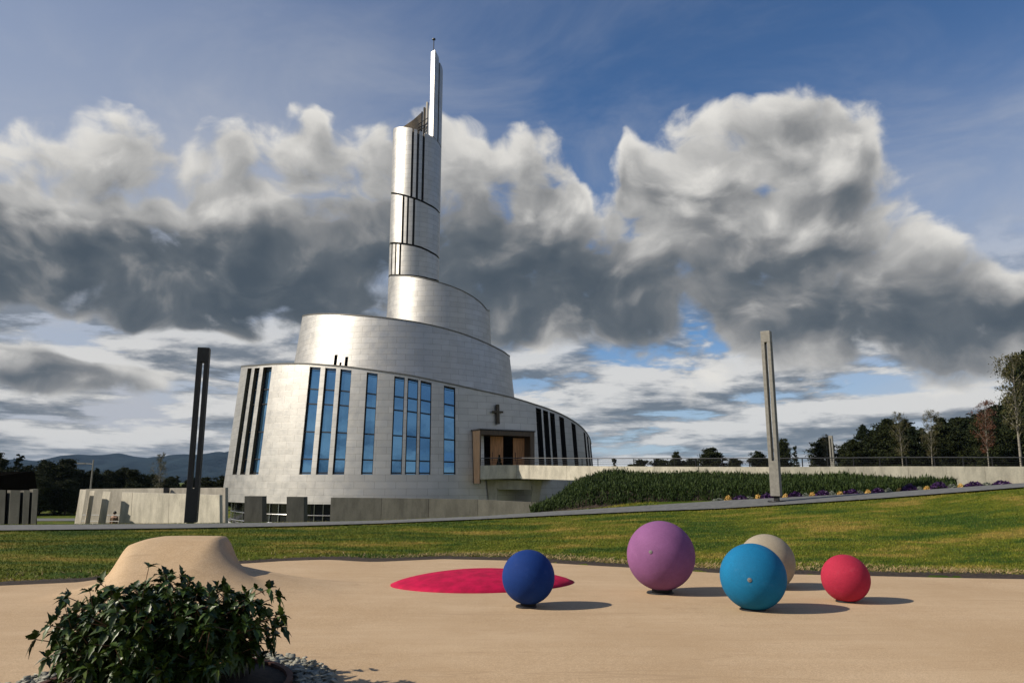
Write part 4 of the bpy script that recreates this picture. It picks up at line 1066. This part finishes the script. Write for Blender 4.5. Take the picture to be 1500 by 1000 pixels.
# ------------------------------------------------------------------ trees
TREES = {}
def tree_mesh(kind, seed):
    if (kind, seed) in TREES: return TREES[(kind, seed)]
    g = np.random.default_rng(seed); H = 10.0; tr = MB(); cl = []; bend = g.normal(0, .35, 2)
    axis = lambda f: np.array([bend[0] * f * f, bend[1] * f * f, H * f])
    r0 = {'birch': .13, 'rust': .11}.get(kind, .17)
    tr.tube([tuple(axis(f)) for f in np.linspace(0, .97, 9)], [r0 * (1 - .88 * f) for f in np.linspace(0, 1, 9)], 8)
    if kind in ('birch', 'rust'): nl, f0, ang, lw, nleaf, ls, cr = 34, .36, (.5, 1.05), 2.3, 40, .075, .55
    elif kind == 'pine': nl, f0, ang, lw, nleaf, ls, cr = 44, .12, (1.0, 1.5), 2.8, 130, .15, .75
    elif kind == 'spruce': nl, f0, ang, lw, nleaf, ls, cr = 48, .06, (1.35, 1.75), 2.2, 85, .13, .42
    else: nl, f0, ang, lw, nleaf, ls, cr = 60, .04, (.5, 1.4), 3.4, 130, .16, .85
    for i in range(nl):
        f = f0 + (.97 - f0) * (i + g.random()) / nl; a = i * 2.4 + g.normal(0, .4); th = g.uniform(*ang)
        t_ = (f - f0) / (1 - f0)
        shape = {'spruce': 1 - t_, 'pine': math.sin(math.pi * min(1, .22 + t_ * .80)) ** .8, 'birch': math.sin(math.pi * (.15 + .8 * t_)) ** .8, 'rust': math.sin(math.pi * (.15 + .8 * t_)) ** .8}.get(kind, math.sqrt(max(.02, 1 - (t_ * 1.02) ** 2)))
        L = lw * max(.14, shape) * g.uniform(.55, 1.1); d = np.array([math.cos(a) * math.sin(th), math.sin(a) * math.sin(th), math.cos(th)])
        p0 = axis(f); pts = [p0 + d * L * q + np.array([0, 0, (.12 if kind != 'spruce' else -.25) * L * q * q]) for q in (0, .35, .7, 1)]
        rr_ = r0 * (1 - .85 * f) * .45; tr.tube([tuple(q) for q in pts], [rr_, rr_ * .7, rr_ * .45, rr_ * .2], 5, cap=False)
        nc = 3 if L > .8 else 2
        for c in range(nc):
            q = .42 + .58 * (c + g.random() * .7) / nc; cc = p0 + d * L * q + g.normal(0, .16, 3)
            m = int(nleaf * g.uniform(.5, 1.2)); s_ = cr * g.uniform(.55, 1.05) * (.45 + .55 * max(.2, shape))
            cl.append(cc + g.normal(0, 1, (m, 3)) * s_ * np.array([.55, .55, .38]))
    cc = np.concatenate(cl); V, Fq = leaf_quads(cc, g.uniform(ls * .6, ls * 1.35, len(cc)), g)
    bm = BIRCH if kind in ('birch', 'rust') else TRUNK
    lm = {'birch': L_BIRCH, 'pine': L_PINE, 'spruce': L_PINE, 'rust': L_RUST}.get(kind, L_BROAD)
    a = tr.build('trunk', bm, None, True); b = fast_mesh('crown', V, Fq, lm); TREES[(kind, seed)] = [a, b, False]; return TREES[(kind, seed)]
def plant(kind, seed, px, ptop, Y, width, label, group):
    q = at(px, ptop, Y); gz = float(ground_z(q.x, Y)); H = q.z - gz; s = H / 10.0
    nm = {'birch': 'birch_tree', 'pine': 'pine_tree', 'spruce': 'spruce_tree', 'rust': 'rowan_tree', 'broad': 'broadleaf_tree'}[kind]
    t = thing(nm, label, 'tree', (q.x, Y, gz - .1), group); rec = tree_mesh(kind, seed)
    for j in (0, 1):
        o = rec[j] if not rec[2] else rec[j].copy()
        if rec[2]: C.objects.link(o)
        o.parent = t
    rec[2] = True
    t.scale = (s * width, s * width, s); t.rotation_euler = (0, 0, (px * 7.3) % 6.28)
rt = [('spruce', 1, 1165, 650, 95, .8), ('broad', 2, 1145, 645, 100, .9), ('broad', 3, 1202, 641, 92, 1.25), ('birch', 4, 1209, 636, 90, .8), ('broad', 2, 1234, 655, 98, 1.0), ('broad', 6, 1251, 645, 84, 1.2), ('pine', 5, 1266, 622, 86, 1.0),
      ('broad', 6, 1297, 619, 82, 1.25), ('birch', 4, 1315, 604, 78, .8), ('pine', 7, 1334, 625, 86, 1.1), ('birch', 8, 1357, 601, 80, .9), ('pine', 5, 1345, 627, 88, 1.2), ('broad', 3, 1378, 624, 84, 1.3), ('pine', 7, 1390, 622, 88, 1.0),
      ('broad', 2, 1396, 634, 80, 1.3), ('pine', 9, 1414, 614, 80, .95), ('rust', 10, 1437, 585, 68, .85), ('broad', 11, 1442, 612, 72, 1.0), ('birch', 12, 1476, 520, 60, .95), ('pine', 9, 1462, 606, 84, 1.3), ('pine', 5, 1486, 585, 82, 1.2), ('broad', 6, 1503, 522, 72, .8), ('pine', 7, 1528, 560, 76, 1.1),
      ('broad', 3, 1425, 612, 90, 1.7), ('spruce', 1, 1262, 632, 96, 1.7), ('pine', 9, 1304, 612, 96, 1.4), ('spruce', 13, 1345, 614, 97, 1.9), ('spruce', 1, 1371, 606, 96, 1.3), ('pine', 7, 1400, 612, 98, 1.9), ('pine', 5, 1450, 596, 97, 1.9), ('broad', 3, 1490, 580, 95, 1.6), ('pine', 7, 1500, 580, 90, 1.4), ('broad', 11, 1520, 570, 90, 1.7), ('broad', 6, 1545, 600, 92, 1.7), ('spruce', 1, 1324, 610, 92, 1.6), ('spruce', 13, 1470, 590, 90, 1.6), ('pine', 5, 1283, 622, 92, 1.5), ('pine', 9, 1560, 560, 80, 1.2), ('broad', 3, 1600, 590, 78, 1.3),
      ('broad', 2, 990, 664, 110, .9), ('broad', 3, 1043, 656, 105, 1.5), ('broad', 6, 1107, 662, 108, 1.2), ('spruce', 1, 898, 668, 112, .9), ('broad', 11, 965, 673, 118, 1.7), ('broad', 2, 1010, 673, 118, 1.8), ('broad', 6, 1075, 672, 116, 1.8), ('broad', 3, 930, 674, 118, 1.6), ('broad', 3, 1125, 671, 116, 1.8)]
ltr = [('broad', 2, -40, 660, 92, 1.1), ('broad', 3, 4, 664, 96, .85), ('spruce', 13, 25, 662, 94, 1.1), ('broad', 6, 46, 684, 98, 1.3), ('broad', 11, 66, 676, 96, 1.2), ('broad', 3, 88, 673, 96, 1.35), ('broad', 2, 112, 690, 100, 1.4), ('spruce', 1, 142, 682, 104, 1.0), ('broad', 6, 134, 691, 102, 1.3), ('broad', 11, 158, 690, 104, 1.4),
       ('broad', 2, 180, 687, 106, 1.3), ('broad', 3, 202, 688, 106, 1.4), ('broad', 6, 222, 696, 108, 1.5), ('birch', 14, 237, 665, 84, .75), ('broad', 11, 250, 699, 110, 1.6), ('spruce', 13, 264, 694, 106, 1.2), ('broad', 2, 282, 701, 112, 1.7), ('broad', 3, 305, 699, 112, 1.6), ('broad', 6, 325, 698, 112, 1.6), ('broad', 11, 345, 700, 112, 1.6),
       ('broad', 6, 14, 690, 92, 1.6), ('broad', 11, 60, 698, 92, 1.6), ('broad', 2, 100, 704, 94, 1.7), ('broad', 3, 150, 706, 98, 1.8), ('broad', 6, 195, 706, 100, 1.8), ('broad', 2, 235, 708, 102, 1.8)]
KN = {'birch': 'slender pale-stemmed birch', 'pine': 'dark bushy pine', 'spruce': 'pointed dark spruce', 'rust': 'reddish autumn rowan with a pale stem', 'broad': 'dark rounded tree'}
for lst, fn in ((rt, lambda px: 'beyond the ramp railing' if px < 1138 else 'in the right-hand wood'), (ltr, lambda px: 'in the left-hand wood')):
    byk = {}
    for q in sorted(lst, key=lambda q: q[2]): byk.setdefault((q[0], fn(q[2])), []).append(q[2])
    for kd, sd, px, tp, Y, wd in lst:
        row = byk[(kd, fn(px))]; i_ = row.index(px)
        lab = f'{KN[kd]} {fn(px)}' if len(row) == 1 else (f'{KN[kd]} {fn(px)}, {ordn(i_)} from left among its kind' if i_ < 16 else f'{KN[kd]} {fn(px)}, {ordn(len(row) - 1 - i_)} from right among its kind')
        plant(kd, sd, px, tp, Y, wd, lab, 'trees in the wood ' + ('on the right' if lst is rt else 'on the left'))

# ------------------------------------------------------------------ distant hills
def f_hill(n, p):
    v = geo_pos(n); f = n.noise(v, .004, 8, .65); n.L.new(n.mix(n.smooth(f, .4, .6), (.008, .017, .026), (.020, .034, .044)), p.inputs['Base Color']); pset(p, 1, 0, 0)
    bump(n, p, f, 1.0, 60)
HILL = mat('hazy_forest_hill', f_hill)  # blue of the distant air is mixed into the forest colour
prof = [(-900, 660), (-500, 672), (-200, 668), (0, 678), (40, 674), (70, 682), (100, 691), (125, 694), (142, 686), (158, 674), (176, 666.5), (194, 668.5), (215, 673), (240, 674.5), (262, 673.5), (285, 670), (305, 666.5), (335, 665.5), (400, 660), (480, 664), (600, 672), (760, 684), (860, 690), (1000, 692), (1200, 690), (1500, 684), (1900, 676), (2500, 670)]
pxs = np.arange(-900, 2500, 6.0); ty_ = np.interp(pxs, [p[0] for p in prof], [p[1] for p in prof]); V = []; g = np.random.default_rng(3)
rows = np.concatenate([np.linspace(0, 1, 14), 1 + np.linspace(.1, 1, 6)])
for w in rows:
    for i, px in enumerate(pxs):
        Y = 2600 + 1400 * w; zt_ = at(px, ty_[i], 4000).z; s = math.sin(min(w, 1) * math.pi / 2) if w <= 1 else math.cos((w - 1) * math.pi / 2)
        rough = 14 * math.sin(px * .09 + w * 7) * math.sin(px * .043 - w * 11 + 1) * (s if w < .97 else .1)
        x = at(px, 705, 4000).x
        V.append((x, Y, -20 + (zt_ + 20) * s + rough))
nx = len(pxs); i = (np.arange(nx - 1)[None, :] + nx * np.arange(len(rows) - 1)[:, None]).ravel()
struct(fast_mesh('hills', np.array(V), np.stack([i, i + 1, i + nx + 1, i + nx], 1), HILL, smooth=True), 'forested hills on the left horizon, haze blue put into their colour', 'hills')

# ------------------------------------------------------------------ the air between here and the hills
k = MB(); k.box((0, 3000, 80), (19400, 13400, 250))
def haze_mat():
    m = bpy.data.materials.new('haze'); m.use_nodes = True; t = m.node_tree; t.nodes.clear(); n = NT(t)
    out = n.new('ShaderNodeOutputMaterial'); v = n.new('ShaderNodeVolumePrincipled'); n.L.new(v.outputs[0], out.inputs['Volume'])
    v.inputs['Color'].default_value = (.45, .66, .95, 1); v.inputs['Density'].default_value = 4.5e-5; return m
hz = k.build('haze', haze_mat()); hz['kind'] = 'stuff'; hz['label'] = 'thin blue haze in the distance'; hz['category'] = 'haze'
